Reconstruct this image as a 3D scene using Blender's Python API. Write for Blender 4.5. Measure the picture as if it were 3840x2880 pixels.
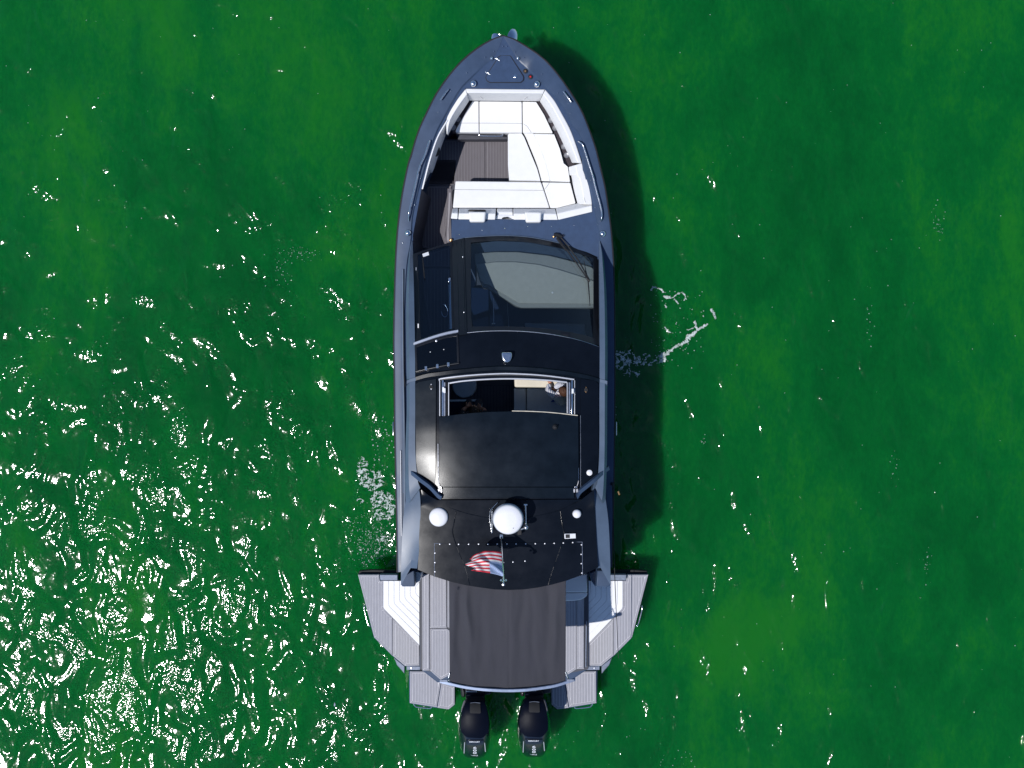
import bpy, bmesh, math, random
from mathutils import Vector, Matrix, noise
from mathutils.geometry import delaunay_2d_cdt
random.seed(7)
R = math.radians
for o in list(bpy.data.objects): bpy.data.objects.remove(o)
SC = bpy.context.scene
COL = SC.collection
# ------------------------------------------------------------------ camera, sky, sun, exposure
H = 20.0                 # drone height over the water
K = 0.005                # metres per photo pixel on the water plane
cam = bpy.data.cameras.new('camera'); cam.sensor_width = 36; cam.lens = 36 / (3840 * K / H)
cam.clip_start = 0.1; cam.clip_end = 12000
co = bpy.data.objects.new('camera', cam); COL.objects.link(co); co.location = (0, 0, H); SC.camera = co
SUN_DIR = Vector((-0.46, -0.29, 1.0)).normalized()
elev = math.asin(SUN_DIR.z)
sun = bpy.data.lights.new('sun', 'SUN'); sun.energy = 4.0; sun.angle = R(0.5); sun.color = (1.0, 0.975, 0.955)
so = bpy.data.objects.new('sun', sun); COL.objects.link(so); so.location = SUN_DIR * 60
so.rotation_euler = SUN_DIR.to_track_quat('Z', 'Y').to_euler()
w = bpy.data.worlds.new('World'); SC.world = w; w.use_nodes = True
wn = w.node_tree.nodes; wn.clear()
sky = wn.new('ShaderNodeTexSky'); sky.sky_type = 'NISHITA'; sky.sun_disc = False
sky.sun_elevation = elev; sky.sun_rotation = math.atan2(SUN_DIR.x, SUN_DIR.y)
sky.ozone_density = 6.0; sky.air_density = 1.0; sky.dust_density = 0.3
bg = wn.new('ShaderNodeBackground'); bg.inputs[1].default_value = 0.10
wo = wn.new('ShaderNodeOutputWorld')
w.node_tree.links.new(sky.outputs[0], bg.inputs[0]); w.node_tree.links.new(bg.outputs[0], wo.inputs[0])
SC.view_settings.view_transform = 'Standard'; SC.view_settings.look = 'None'
SC.view_settings.exposure = 0.0; SC.view_settings.gamma = 1.0; SC.view_settings.use_curve_mapping = False
SC.render.engine = 'CYCLES'
SC.cycles.use_denoising = True
SC.cycles.max_bounces = 8; SC.cycles.transparent_max_bounces = 12

# ------------------------------------------------------------------ coordinates
def P(px, py, z):
    f = K * (1 - z / H)
    return Vector(((px - 1920) * f, (1440 - py) * f, z))
def conv(ox, oy, s):
    return lambda pts: [(ox + x * s, oy + y * s) for x, y in pts]
A1 = conv(1500, 80, 800 / 2212); A2 = conv(1450, 600, 900 / 2212); A3 = conv(1450, 1200, 900 / 2212)
A4 = conv(1450, 1800, 900 / 2212); A5 = conv(1300, 2100, 1200 / 2212)
S1 = conv(1330, 2120, 400 / 1185); S2 = conv(2050, 2120, 400 / 1185)
E1 = conv(1680, 2540, 420 / 2177); F1 = conv(1720, 1840, 300 / 1310); I1 = conv(1640, 1380, 550 / 2212)
D1 = conv(1480, 860, 280 / 830)
MX = 1886.5
def mir(pts): return [(2 * MX - x, y) for x, y in pts]
def lerp_tab(tab, v):
    if v <= tab[0][0]: return tab[0][1]
    for (a, b), (c, d) in zip(tab, tab[1:]):
        if v <= c: return b + (d - b) * (v - a) / (c - a)
    return tab[-1][1]
def zs(py): return lerp_tab([(130, 1.95), (350, 1.89), (700, 1.76), (1000, 1.66), (1400, 1.58), (2200, 1.5)], py)

# ------------------------------------------------------------------ materials
def mat(name, col, rough=0.5, metal=0.0, var=0.0, vscale=3.0, bump=0.0, bscale=60.0, coat=0.0, spec=0.5, sheen=0.0, streak=None):
    m = bpy.data.materials.new(name); m.use_nodes = True
    nt = m.node_tree; n = nt.nodes; b = n['Principled BSDF']
    b.inputs['Base Color'].default_value = (*col, 1); b.inputs['Roughness'].default_value = rough
    b.inputs['Metallic'].default_value = metal; b.inputs['Coat Weight'].default_value = coat
    b.inputs['Coat Roughness'].default_value = 0.08
    b.inputs['Specular IOR Level'].default_value = spec; b.inputs['Sheen Weight'].default_value = sheen
    tc = n.new('ShaderNodeTexCoord')
    if var > 0:
        t = n.new('ShaderNodeTexNoise'); t.inputs['Scale'].default_value = vscale; t.inputs['Detail'].default_value = 6
        t.inputs['Roughness'].default_value = 0.65
        if streak:
            mp = n.new('ShaderNodeMapping'); mp.inputs['Scale'].default_value = streak
            nt.links.new(tc.outputs['Object'], mp.inputs[0]); nt.links.new(mp.outputs[0], t.inputs['Vector'])
        else: nt.links.new(tc.outputs['Object'], t.inputs['Vector'])
        r = n.new('ShaderNodeMapRange'); r.inputs[1].default_value = 0.3; r.inputs[2].default_value = 0.7
        r.inputs[3].default_value = 1 - var; r.inputs[4].default_value = 1 + var
        nt.links.new(t.outputs['Fac'], r.inputs[0])
        mx = n.new('ShaderNodeVectorMath'); mx.operation = 'SCALE'; mx.inputs[0].default_value = col
        nt.links.new(r.outputs[0], mx.inputs['Scale']); nt.links.new(mx.outputs[0], b.inputs['Base Color'])
        r2 = n.new('ShaderNodeMapRange'); r2.inputs[3].default_value = max(0.02, rough - 0.08); r2.inputs[4].default_value = min(1, rough + 0.12)
        nt.links.new(t.outputs['Fac'], r2.inputs[0]); nt.links.new(r2.outputs[0], b.inputs['Roughness'])
    if bump > 0:
        t2 = n.new('ShaderNodeTexNoise'); t2.inputs['Scale'].default_value = bscale; t2.inputs['Detail'].default_value = 4
        nt.links.new(tc.outputs['Object'], t2.inputs['Vector'])
        bp = n.new('ShaderNodeBump'); bp.inputs['Strength'].default_value = bump; bp.inputs['Distance'].default_value = 0.01
        nt.links.new(t2.outputs['Fac'], bp.inputs['Height']); nt.links.new(bp.outputs[0], b.inputs['Normal'])
    return m
def glass_mat(name, tint, rough=0.02, refl=1.0):
    m = bpy.data.materials.new(name); m.use_nodes = True
    nt = m.node_tree; n = nt.nodes; n.clear()
    o = n.new('ShaderNodeOutputMaterial'); t = n.new('ShaderNodeBsdfTransparent'); g = n.new('ShaderNodeBsdfGlossy')
    f = n.new('ShaderNodeFresnel'); f.inputs[0].default_value = 1.5; mx = n.new('ShaderNodeMixShader')
    t.inputs[0].default_value = (*tint, 1); g.inputs['Roughness'].default_value = rough
    g.inputs[0].default_value = (refl, refl, refl, 1)
    L = nt.links.new
    gm = n.new('ShaderNodeNewGeometry'); ir = n.new('ShaderNodeMapRange')     # pane seen from inside: same reflectance, no total reflection
    ir.inputs[3].default_value = 1.5; ir.inputs[4].default_value = 1 / 1.5
    L(gm.outputs['Backfacing'], ir.inputs[0]); L(ir.outputs[0], f.inputs[0])
    L(f.outputs[0], mx.inputs[0]); L(t.outputs[0], mx.inputs[1]); L(g.outputs[0], mx.inputs[2]); L(mx.outputs[0], o.inputs[0])
    return m
M = {}
M['hull'] = mat('slate_gelcoat', (0.042, 0.068, 0.122), 0.36, var=0.16, vscale=2.4, bump=0.03, bscale=5, spec=0.25)
M['hull_light'] = mat('slate_gelcoat_pillar', (0.080, 0.115, 0.172), 0.34, var=0.12, vscale=2.4, spec=0.4)
M['deck'] = mat('slate_nonskid', (0.036, 0.063, 0.125), 0.6, var=0.12, vscale=9, bump=0.25, bscale=300, spec=0.15)
M['black'] = mat('black_gelcoat', (0.0035, 0.0055, 0.010), 0.20, var=0.25, vscale=2.2, bump=0.02, bscale=8, spec=0.22)
M['blackpanel'] = mat('black_satin_panel', (0.0045, 0.0085, 0.0145), 0.22, var=0.3, vscale=2.6, bump=0.04, bscale=200, spec=0.17)
M['frame'] = mat('black_frame', (0.006, 0.007, 0.010), 0.3, var=0.2, vscale=5)
M['sidepanel'] = mat('black_gloss_panel', (0.008, 0.012, 0.017), 0.25, var=0.2, vscale=2.6, bump=0.03, bscale=200, spec=0.30)
M['rubber'] = mat('black_rubber', (0.01, 0.01, 0.012), 0.7)
M['chrome'] = mat('polished_steel', (0.75, 0.76, 0.78), 0.12, 1.0, var=0.05, vscale=30)
M['brushed'] = mat('brushed_aluminium', (0.55, 0.57, 0.62), 0.32, 1.0, var=0.1, vscale=40)
M['silver'] = mat('silver_trim', (0.55, 0.56, 0.60), 0.35, 0.3, var=0.05, vscale=20)
M['awnbar'] = mat('blue_grey_bar', (0.20, 0.25, 0.36), 0.45, 0.4, var=0.15, vscale=20)
M['cuprim'] = mat('dull_steel_rim', (0.30, 0.30, 0.32), 0.4, 0.8)
M['greymetal'] = mat('weathered_grey_paint', (0.17, 0.20, 0.27), 0.5, 0.2, var=0.25, vscale=30)
M['white'] = mat('white_vinyl', (0.74, 0.74, 0.735), 0.5, var=0.035, vscale=6, bump=0.12, bscale=220)
M['pad'] = mat('white_foam_pad', (0.80, 0.80, 0.81), 0.65, var=0.03, vscale=9, bump=0.2, bscale=260)
M['padseam'] = mat('grey_pad_groove', (0.55, 0.55, 0.57), 0.8)
M['seam'] = mat('cushion_seam', (0.26, 0.26, 0.26), 0.8)
M['gelwhite'] = mat('white_gelcoat', (0.72, 0.73, 0.75), 0.3, var=0.04, vscale=4, coat=0.3)
M['dome'] = mat('white_radome', (0.74, 0.74, 0.77), 0.35, var=0.03, vscale=5)
M['plank'] = mat('grey_foam_plank', (0.30, 0.30, 0.335), 0.75, var=0.09, vscale=10, bump=0.3, bscale=260, streak=(5, 0.7, 1))
M['plankwarm'] = mat('grey_foam_plank_dusty', (0.33, 0.325, 0.345), 0.75, var=0.09, vscale=10, bump=0.3, bscale=260, streak=(5, 0.7, 1))
M['caulk'] = mat('pale_caulk', (0.62, 0.62, 0.66), 0.7, var=0.05, vscale=30)
M['bowplank'] = mat('brown_grey_foam_plank', (0.120, 0.110, 0.124), 0.72, var=0.12, vscale=10, bump=0.3, bscale=260, streak=(5, 0.7, 1))
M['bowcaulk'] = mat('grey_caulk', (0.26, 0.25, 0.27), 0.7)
M['shelf'] = mat('dark_plum_shelf', (0.022, 0.014, 0.020), 0.5, var=0.1)
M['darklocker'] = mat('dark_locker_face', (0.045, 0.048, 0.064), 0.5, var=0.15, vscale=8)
M['dash'] = mat('grey_dash_vinyl', (0.42, 0.42, 0.38), 0.7, var=0.06, vscale=12, bump=0.2, bscale=250)
M['dash2'] = mat('grey_dash_lip', (0.27, 0.28, 0.27), 0.7, var=0.06, vscale=12)
M['interior'] = mat('navy_upholstery', (0.005, 0.016, 0.045), 0.7, var=0.15, vscale=6, spec=0.12)
M['shadeseat'] = mat('shade_blue_upholstery', (0.50, 0.56, 0.60), 0.65, var=0.08, vscale=7, bump=0.15, bscale=200)  # pale upholstery with the blue of the shade put into its colour
M['intgrey'] = mat('grey_upholstery', (0.16, 0.20, 0.24), 0.65, var=0.10, vscale=7, bump=0.15, bscale=200)
M['cream'] = mat('cream_vinyl', (0.62, 0.57, 0.47), 0.5, var=0.06, vscale=5, bump=0.1, bscale=150)
M['awning'] = mat('charcoal_awning_cloth', (0.034, 0.034, 0.044), 0.85, var=0.10, vscale=5, bump=0.5, bscale=120, sheen=0.15, streak=(3, 0.6, 1))
M['engine'] = mat('gloss_black_cowling', (0.004, 0.005, 0.012), 0.13, var=0.1, vscale=3, coat=0.6)
M['engine2'] = mat('satin_black_cowling', (0.002, 0.0035, 0.010), 0.42, var=0.1, vscale=3, spec=0.07)
M['decal'] = mat('silver_decal', (0.62, 0.64, 0.68), 0.4)
M['red'] = mat('red_plastic', (0.6, 0.01, 0.02), 0.3)
M['flagred'] = mat('flag_red_cloth', (0.55, 0.025, 0.045), 0.8, var=0.12, vscale=25)
M['flagwhite'] = mat('flag_white_cloth', (0.70, 0.68, 0.68), 0.8, var=0.08, vscale=25)
M['flagblue'] = mat('flag_blue_backlit', (0.28, 0.36, 0.56), 0.8, var=0.25, vscale=60)  # blue lightened to stand for sunlight coming through the cloth
M['steelblue'] = mat('anchor_steel', (0.55, 0.60, 0.68), 0.18, 1.0)
M['brass'] = mat('brass_fitting', (0.5, 0.28, 0.12), 0.3, 0.8)
M['skin'] = mat('skin', (0.48, 0.22, 0.14), 0.5, var=0.08, vscale=20)
M['hair'] = mat('brown_hair', (0.060, 0.022, 0.010), 0.6, var=0.5, vscale=90, bump=0.8, bscale=160)
M['hairdark'] = mat('dark_brown_hair', (0.03, 0.014, 0.008), 0.6, var=0.5, vscale=90, bump=0.8, bscale=160)
M['shorts'] = mat('blue_cloth', (0.02, 0.06, 0.30), 0.8, var=0.15, vscale=20)
M['darkshirt'] = mat('charcoal_shirt', (0.03, 0.03, 0.04), 0.85, var=0.15, vscale=20)
M['foam'] = mat('sea_foam', (0.60, 0.68, 0.66), 0.8, var=0.30, vscale=40, bump=0.6, bscale=150)
fm = M['foam'].node_tree; ft = fm.nodes.new('ShaderNodeTexNoise'); ft.inputs['Scale'].default_value = 22; ft.inputs['Detail'].default_value = 8; ft.inputs['Roughness'].default_value = 0.75
ftc = fm.nodes.new('ShaderNodeTexCoord'); fr = fm.nodes.new('ShaderNodeMapRange'); fr.inputs[1].default_value = 0.40; fr.inputs[2].default_value = 0.62; fr.inputs[3].default_value = 0.12; fr.inputs[4].default_value = 1.0
fm.links.new(ftc.outputs['Object'], ft.inputs['Vector']); fm.links.new(ft.outputs['Fac'], fr.inputs[0]); fm.links.new(fr.outputs[0], fm.nodes['Principled BSDF'].inputs['Alpha'])
M['glass'] = glass_mat('tinted_windscreen', (0.78, 0.82, 0.84), 0.03, 0.55)
M['glassdark'] = glass_mat('dark_tinted_pane', (0.74, 0.82, 0.90), 0.03, 0.6)
M['glasshatch'] = glass_mat('near_black_pane', (0.36, 0.40, 0.44), 0.02)
M['eye'] = mat('eye_white', (0.7, 0.7, 0.7), 0.2)
# striped shirt
m = bpy.data.materials.new('striped_shirt'); m.use_nodes = True; nt = m.node_tree; b = nt.nodes['Principled BSDF']; b.inputs['Roughness'].default_value = 0.85
tc = nt.nodes.new('ShaderNodeTexCoord'); wv = nt.nodes.new('ShaderNodeTexWave'); wv.inputs['Scale'].default_value = 13; wv.bands_direction = 'DIAGONAL'
wv.inputs['Distortion'].default_value = 1.5; rp = nt.nodes.new('ShaderNodeValToRGB')
rp.color_ramp.elements[0].color = (0.08, 0.12, 0.3, 1); rp.color_ramp.elements[1].color = (0.75, 0.75, 0.78, 1)
rp.color_ramp.elements[0].position = 0.15; rp.color_ramp.elements[1].position = 0.35
nt.links.new(tc.outputs['Object'], wv.inputs[0]); nt.links.new(wv.outputs['Fac'], rp.inputs[0]); nt.links.new(rp.outputs[0], b.inputs['Base Color'])
M['shirt'] = m

# ------------------------------------------------------------------ object helpers
ROOTLOC = {}
def thing(name, label, cat, loc=(0, 0, 0), group=None):
    o = bpy.data.objects.new(name, None); COL.objects.link(o); o.location = loc
    o.empty_display_size = 0.3
    o['label'] = label; o['category'] = cat
    if group: o['group'] = group
    ROOTLOC[o.name] = Vector(loc)
    return o
def link(name, me, m, parent=None, smooth=True, ang=35, loc=None):
    o = bpy.data.objects.new(name, me); COL.objects.link(o)
    if m is not None and len(me.materials) == 0: me.materials.append(M[m] if isinstance(m, str) else m)
    if smooth:
        me.shade_smooth(); me.set_sharp_from_angle(angle=R(ang))
    if parent is not None:
        o.parent = parent
        if parent.name in ROOTLOC: o.matrix_parent_inverse = Matrix.Translation(-ROOTLOC[parent.name])
    if loc is not None: o.location = loc
    return o
def mesh_of(verts, faces, name='m'):
    me = bpy.data.meshes.new(name); me.from_pydata([tuple(v) for v in verts], [], faces); me.update()
    bm = bmesh.new(); bm.from_mesh(me); bmesh.ops.recalc_face_normals(bm, faces=bm.faces); bm.to_mesh(me); bm.free()
    return me
def area(p): return 0.5 * sum(p[i][0] * p[(i + 1) % len(p)][1] - p[(i + 1) % len(p)][0] * p[i][1] for i in range(len(p)))
def clean(p, eps=0.15):
    q = []
    for a in p:
        if not q or math.hypot(a[0] - q[-1][0], a[1] - q[-1][1]) > eps: q.append(a)
    if len(q) > 1 and math.hypot(q[0][0] - q[-1][0], q[0][1] - q[-1][1]) <= eps: q.pop()
    return q
def inset(p, d):
    p = clean(p)
    if area(p) < 0: p = p[::-1]
    n = len(p); out = []
    for i in range(n):
        a, b, c = Vector(p[i - 1]), Vector(p[i]), Vector(p[(i + 1) % n])
        e1 = (b - a).normalized(); e2 = (c - b).normalized()
        n1 = Vector((-e1.y, e1.x)); n2 = Vector((-e2.y, e2.x))
        s = n1 + n2
        if s.length < 1e-3: out.append(tuple(b + n1 * d)); continue
        s.normalize(); k = d / max(0.35, s.dot(n1)); out.append(tuple(b + s * k))
    return out
def clipx(p, x0, x1):
    for sgn, lim in ((1, x0), (-1, -x1)):
        q = []
        for i in range(len(p)):
            a, b = p[i], p[(i + 1) % len(p)]
            ia, ib = sgn * a[0] >= lim, sgn * b[0] >= lim
            if ia: q.append(a)
            if ia != ib:
                t = (lim * sgn - a[0]) / (b[0] - a[0]); q.append((lim * sgn, a[1] + t * (b[1] - a[1])))
        p = q
        if len(p) < 3: return []
    return clean(p)
def inside(pt, poly):
    x, y = pt; c = False; n = len(poly)
    for i in range(n):
        x1, y1 = poly[i]; x2, y2 = poly[i - 1]
        if (y1 > y) != (y2 > y) and x < (x2 - x1) * (y - y1) / (y2 - y1) + x1: c = not c
    return c
def prism_data(pts, z, th, zf=None):
    top = [P(x, y, (zf(x, y) if zf else z)) for x, y in pts]
    n = len(pts)
    bot = [v - Vector((0, 0, th)) for v in top]
    f = [tuple(range(n)), tuple(range(2 * n - 1, n - 1, -1))] + [(i, i + n, (i + 1) % n + n, (i + 1) % n) for i in range(n)]
    return top + bot, f
def bevel(o, w, seg=2, ang=40):
    md = o.modifiers.new('bevel', 'BEVEL'); md.width = w; md.segments = seg; md.limit_method = 'ANGLE'; md.angle_limit = R(ang)
    md.harden_normals = False; return o
def slab(name, pts, z, th, m, parent, bev=0.0, seg=2, zf=None, smooth=True):
    pts = clean(pts)
    v, f = prism_data(pts, z, th, zf)
    o = link(name, mesh_of(v, f, name), m, parent, smooth, 50 if bev else 30)
    if bev: bevel(o, bev, seg)
    return o
def multislab(name, polys, z, th, m, parent, bev=0.02, seg=3):
    V, Fc = [], []
    for p in polys:
        v, f = prism_data(clean(p), z, th); k = len(V); V += v; Fc += [tuple(i + k for i in g) for g in f]
    o = link(name, mesh_of(V, Fc, name), m, parent, True, 60); bevel(o, bev, seg); return o
def densify(p, step):
    out = []
    for i in range(len(p)):
        a, b = p[i], p[(i + 1) % len(p)]; n = max(1, int(math.hypot(b[0] - a[0], b[1] - a[1]) / step))
        out += [(a[0] + (b[0] - a[0]) * k / n, a[1] + (b[1] - a[1]) * k / n) for k in range(n)]
    return out
def sheet(name, outline, zf, th, m, parent, holes=(), step=40, bev=0.0, seg=2):
    outline = densify(clean(outline), step); holes = [densify(clean(h), step) for h in holes]
    V = []; E = []
    for loop in [outline] + holes:
        k = len(V); V += loop; E += [(k + i, k + (i + 1) % len(loop)) for i in range(len(loop))]
    xs = [p[0] for p in outline]; ys = [p[1] for p in outline]
    gx = min(xs) + step * 0.5
    loops = [outline] + holes
    while gx < max(xs):
        gy = min(ys) + step * 0.5
        while gy < max(ys):
            q = (gx, gy)
            if inside(q, outline) and not any(inside(q, h) for h in holes):
                if min(math.hypot(q[0] - a[0], q[1] - a[1]) for l in loops for a in l) > step * 0.45: V.append(q)
            gy += step
        gx += step
    r = delaunay_2d_cdt([Vector(v) for v in V], E, [], 0, 1e-4)
    v2 = [(v.x, v.y) for v in r[0]]
    tris = []
    for t in r[2]:
        c = (sum(v2[i][0] for i in t) / 3, sum(v2[i][1] for i in t) / 3)
        if inside(c, outline) and not any(inside(c, h) for h in holes): tris.append(tuple(t))
    top = [P(x, y, zf(x, y)) for x, y in v2]; n = len(top)
    faces = [t if area([v2[i] for i in t]) < 0 else t[::-1] for t in tris]
    cnt = {}
    for t in faces:
        for i in range(3):
            a, b = t[i], t[(i + 1) % 3]; cnt[(a, b)] = cnt.get((a, b), 0) + 1
    bd = [e for e in cnt if (e[1], e[0]) not in cnt]
    fs = list(faces) + [tuple(i + n for i in t[::-1]) for t in faces] + [(b, a, a + n, b + n) for a, b in bd]
    vs = top + [v - Vector((0, 0, th)) for v in top]
    o = link(name, mesh_of(vs, fs, name), m, parent, True, 40)
    if bev: bevel(o, bev, seg, 50)
    return o
def resample(pts, n):
    pts = [Vector(p) for p in pts]; L = [0]
    for a, b in zip(pts, pts[1:]): L.append(L[-1] + (b - a).length)
    out = []; j = 0
    for i in range(n):
        s = L[-1] * i / (n - 1)
        while j < len(L) - 2 and L[j + 1] < s: j += 1
        t = (s - L[j]) / max(1e-9, L[j + 1] - L[j]); out.append(pts[j].lerp(pts[j + 1], min(1, t)))
    return out
def smoothpath(pts, n):
    """Catmull-Rom through points"""
    pts = [Vector(p) for p in pts]; out = []
    q = [pts[0] * 2 - pts[1]] + pts + [pts[-1] * 2 - pts[-2]]
    for i in range(1, len(q) - 2):
        for k in range(8):
            t = k / 8; a, b, c, d = q[i - 1], q[i], q[i + 1], q[i + 2]
            out.append(0.5 * ((2 * b) + (c - a) * t + (2 * a - 5 * b + 4 * c - d) * t * t + (3 * b - a - 3 * c + d) * t ** 3))
    out.append(pts[-1]); return resample(out, n)
def rail(pts, z, n=24, smooth=True):
    v = [P(x, y, (z(x, y) if callable(z) else z)) if not isinstance(z, list) else P(x, y, z[i]) for i, (x, y) in enumerate(pts)]
    return smoothpath(v, n) if smooth and len(v) > 2 else resample(v, n)
def loft(name, rails, m, parent, closed=True, bev=0.0, seg=2, caps=True, ang=45):
    n = len(rails[0]); k = len(rails); V = [p for r in rails for p in r]; Fc = []
    for j in range(k if closed else k - 1):
        for i in range(n - 1):
            a, b = j * n + i, ((j + 1) % k) * n + i; Fc.append((a, a + 1, b + 1, b))
    if closed and caps:
        Fc.append(tuple(j * n for j in range(k))); Fc.append(tuple(j * n + n - 1 for j in range(k))[::-1])
    o = link(name, mesh_of(V, Fc, name), m, parent, True, ang)
    if bev: bevel(o, bev, seg)
    return o
def tube_data(path, r, seg=8, closed=False, rr=None):
    path = [Vector(p) for p in path]; V = []; n = len(path)
    for i, p in enumerate(path):
        t = (path[min(i + 1, n - 1)] - path[max(i - 1, 0)]).normalized()
        u = t.cross(Vector((0, 0, 1)));
        if u.length < 1e-3: u = t.cross(Vector((0, 1, 0)))
        u.normalize(); w_ = t.cross(u); q = rr[i] if rr else r
        for k in range(seg):
            a = 2 * math.pi * k / seg; V.append(p + (u * math.cos(a) + w_ * math.sin(a)) * q)
    Fc = [(i * seg + k, i * seg + (k + 1) % seg, (i + 1) * seg + (k + 1) % seg, (i + 1) * seg + k) for i in range(n - 1) for k in range(seg)]
    Fc += [tuple(range(seg))[::-1], tuple((n - 1) * seg + k for k in range(seg))]
    return V, Fc
def tube(name, path, r, m, parent, seg=8, rr=None):
    V, Fc = tube_data(path, r, seg, rr=rr); return link(name, mesh_of(V, Fc, name), m, parent, True, 60)
def tubes(name, paths, m, parent, seg=8):
    V, Fc = [], []
    for path, r in paths:
        v, f = tube_data(path, r, seg); k = len(V); V += v; Fc += [tuple(i + k for i in g) for g in f]
    return link(name, mesh_of(V, Fc, name), m, parent, True, 60)
def lathe_mesh(prof, seg=32, name='lathe'):
    V = []; Fc = []; n = len(prof)
    for r_, z_ in prof:
        for k in range(seg):
            a = 2 * math.pi * k / seg; V.append((r_ * math.cos(a), r_ * math.sin(a), z_))
    for i in range(n - 1):
        for k in range(seg): Fc.append((i * seg + k, i * seg + (k + 1) % seg, (i + 1) * seg + (k + 1) % seg, (i + 1) * seg + k))
    Fc += [tuple(range(seg)), tuple((n - 1) * seg + k for k in range(seg))[::-1]]
    return mesh_of(V, Fc, name)
def lathe(name, prof, loc, m, parent, seg=32, me=None):
    return link(name, me or lathe_mesh(prof, seg, name), m, parent, True, 50, loc)
def planks(poly, z, parent, pm='plank', cm='caulk', bw=8.0, sp=10.6, gap=1.5, base='deck_board', x_off=0.0, th=0.010, borders=True, basemat=None, bdepth=0.05):
    """a pale base slab with separate raised planks on it, framed by border boards"""
    poly = clean(poly)
    if area(poly) < 0: poly = poly[::-1]
    b = slab(base, poly, z - th * 0.5, bdepth, cm, parent)
    inner = poly
    if borders:
        inn = inset(poly, bw); n = len(poly)
        for i in range(n):
            q = [poly[i], poly[(i + 1) % n], inn[(i + 1) % n], inn[i]]
            if math.hypot(q[0][0] - q[1][0], q[0][1] - q[1][1]) < 3: continue
            q = inset(q, gap * 0.4)
            if abs(area(q)) > 8: slab('border_plank', q, z, th, pm, b, 0, smooth=False)
        inner = inset(poly, bw + gap * 0.6)
    xs = [p[0] for p in inner]; x = min(xs) + x_off
    while x < max(xs):
        q = clipx(inner, x + gap * 0.5, x + sp - gap * 0.5)
        if len(q) >= 3 and abs(area(q)) > 14: slab('plank', q, z, th, pm, b, 0, smooth=False)
        x += sp
    return b
def textmesh(s, size, bold=0.0, xs=1.0):
    c = bpy.data.curves.new('txt', 'FONT'); c.body = s; c.size = size; c.align_x = 'CENTER'; c.align_y = 'CENTER'; c.extrude = 0.002; c.offset = bold
    o = bpy.data.objects.new('txt', c); COL.objects.link(o)
    dg = bpy.context.evaluated_depsgraph_get(); me = bpy.data.meshes.new_from_object(o.evaluated_get(dg))
    bpy.data.objects.remove(o); bpy.data.curves.remove(c)
    for v in me.vertices: v.co.x *= xs
    return me

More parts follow.
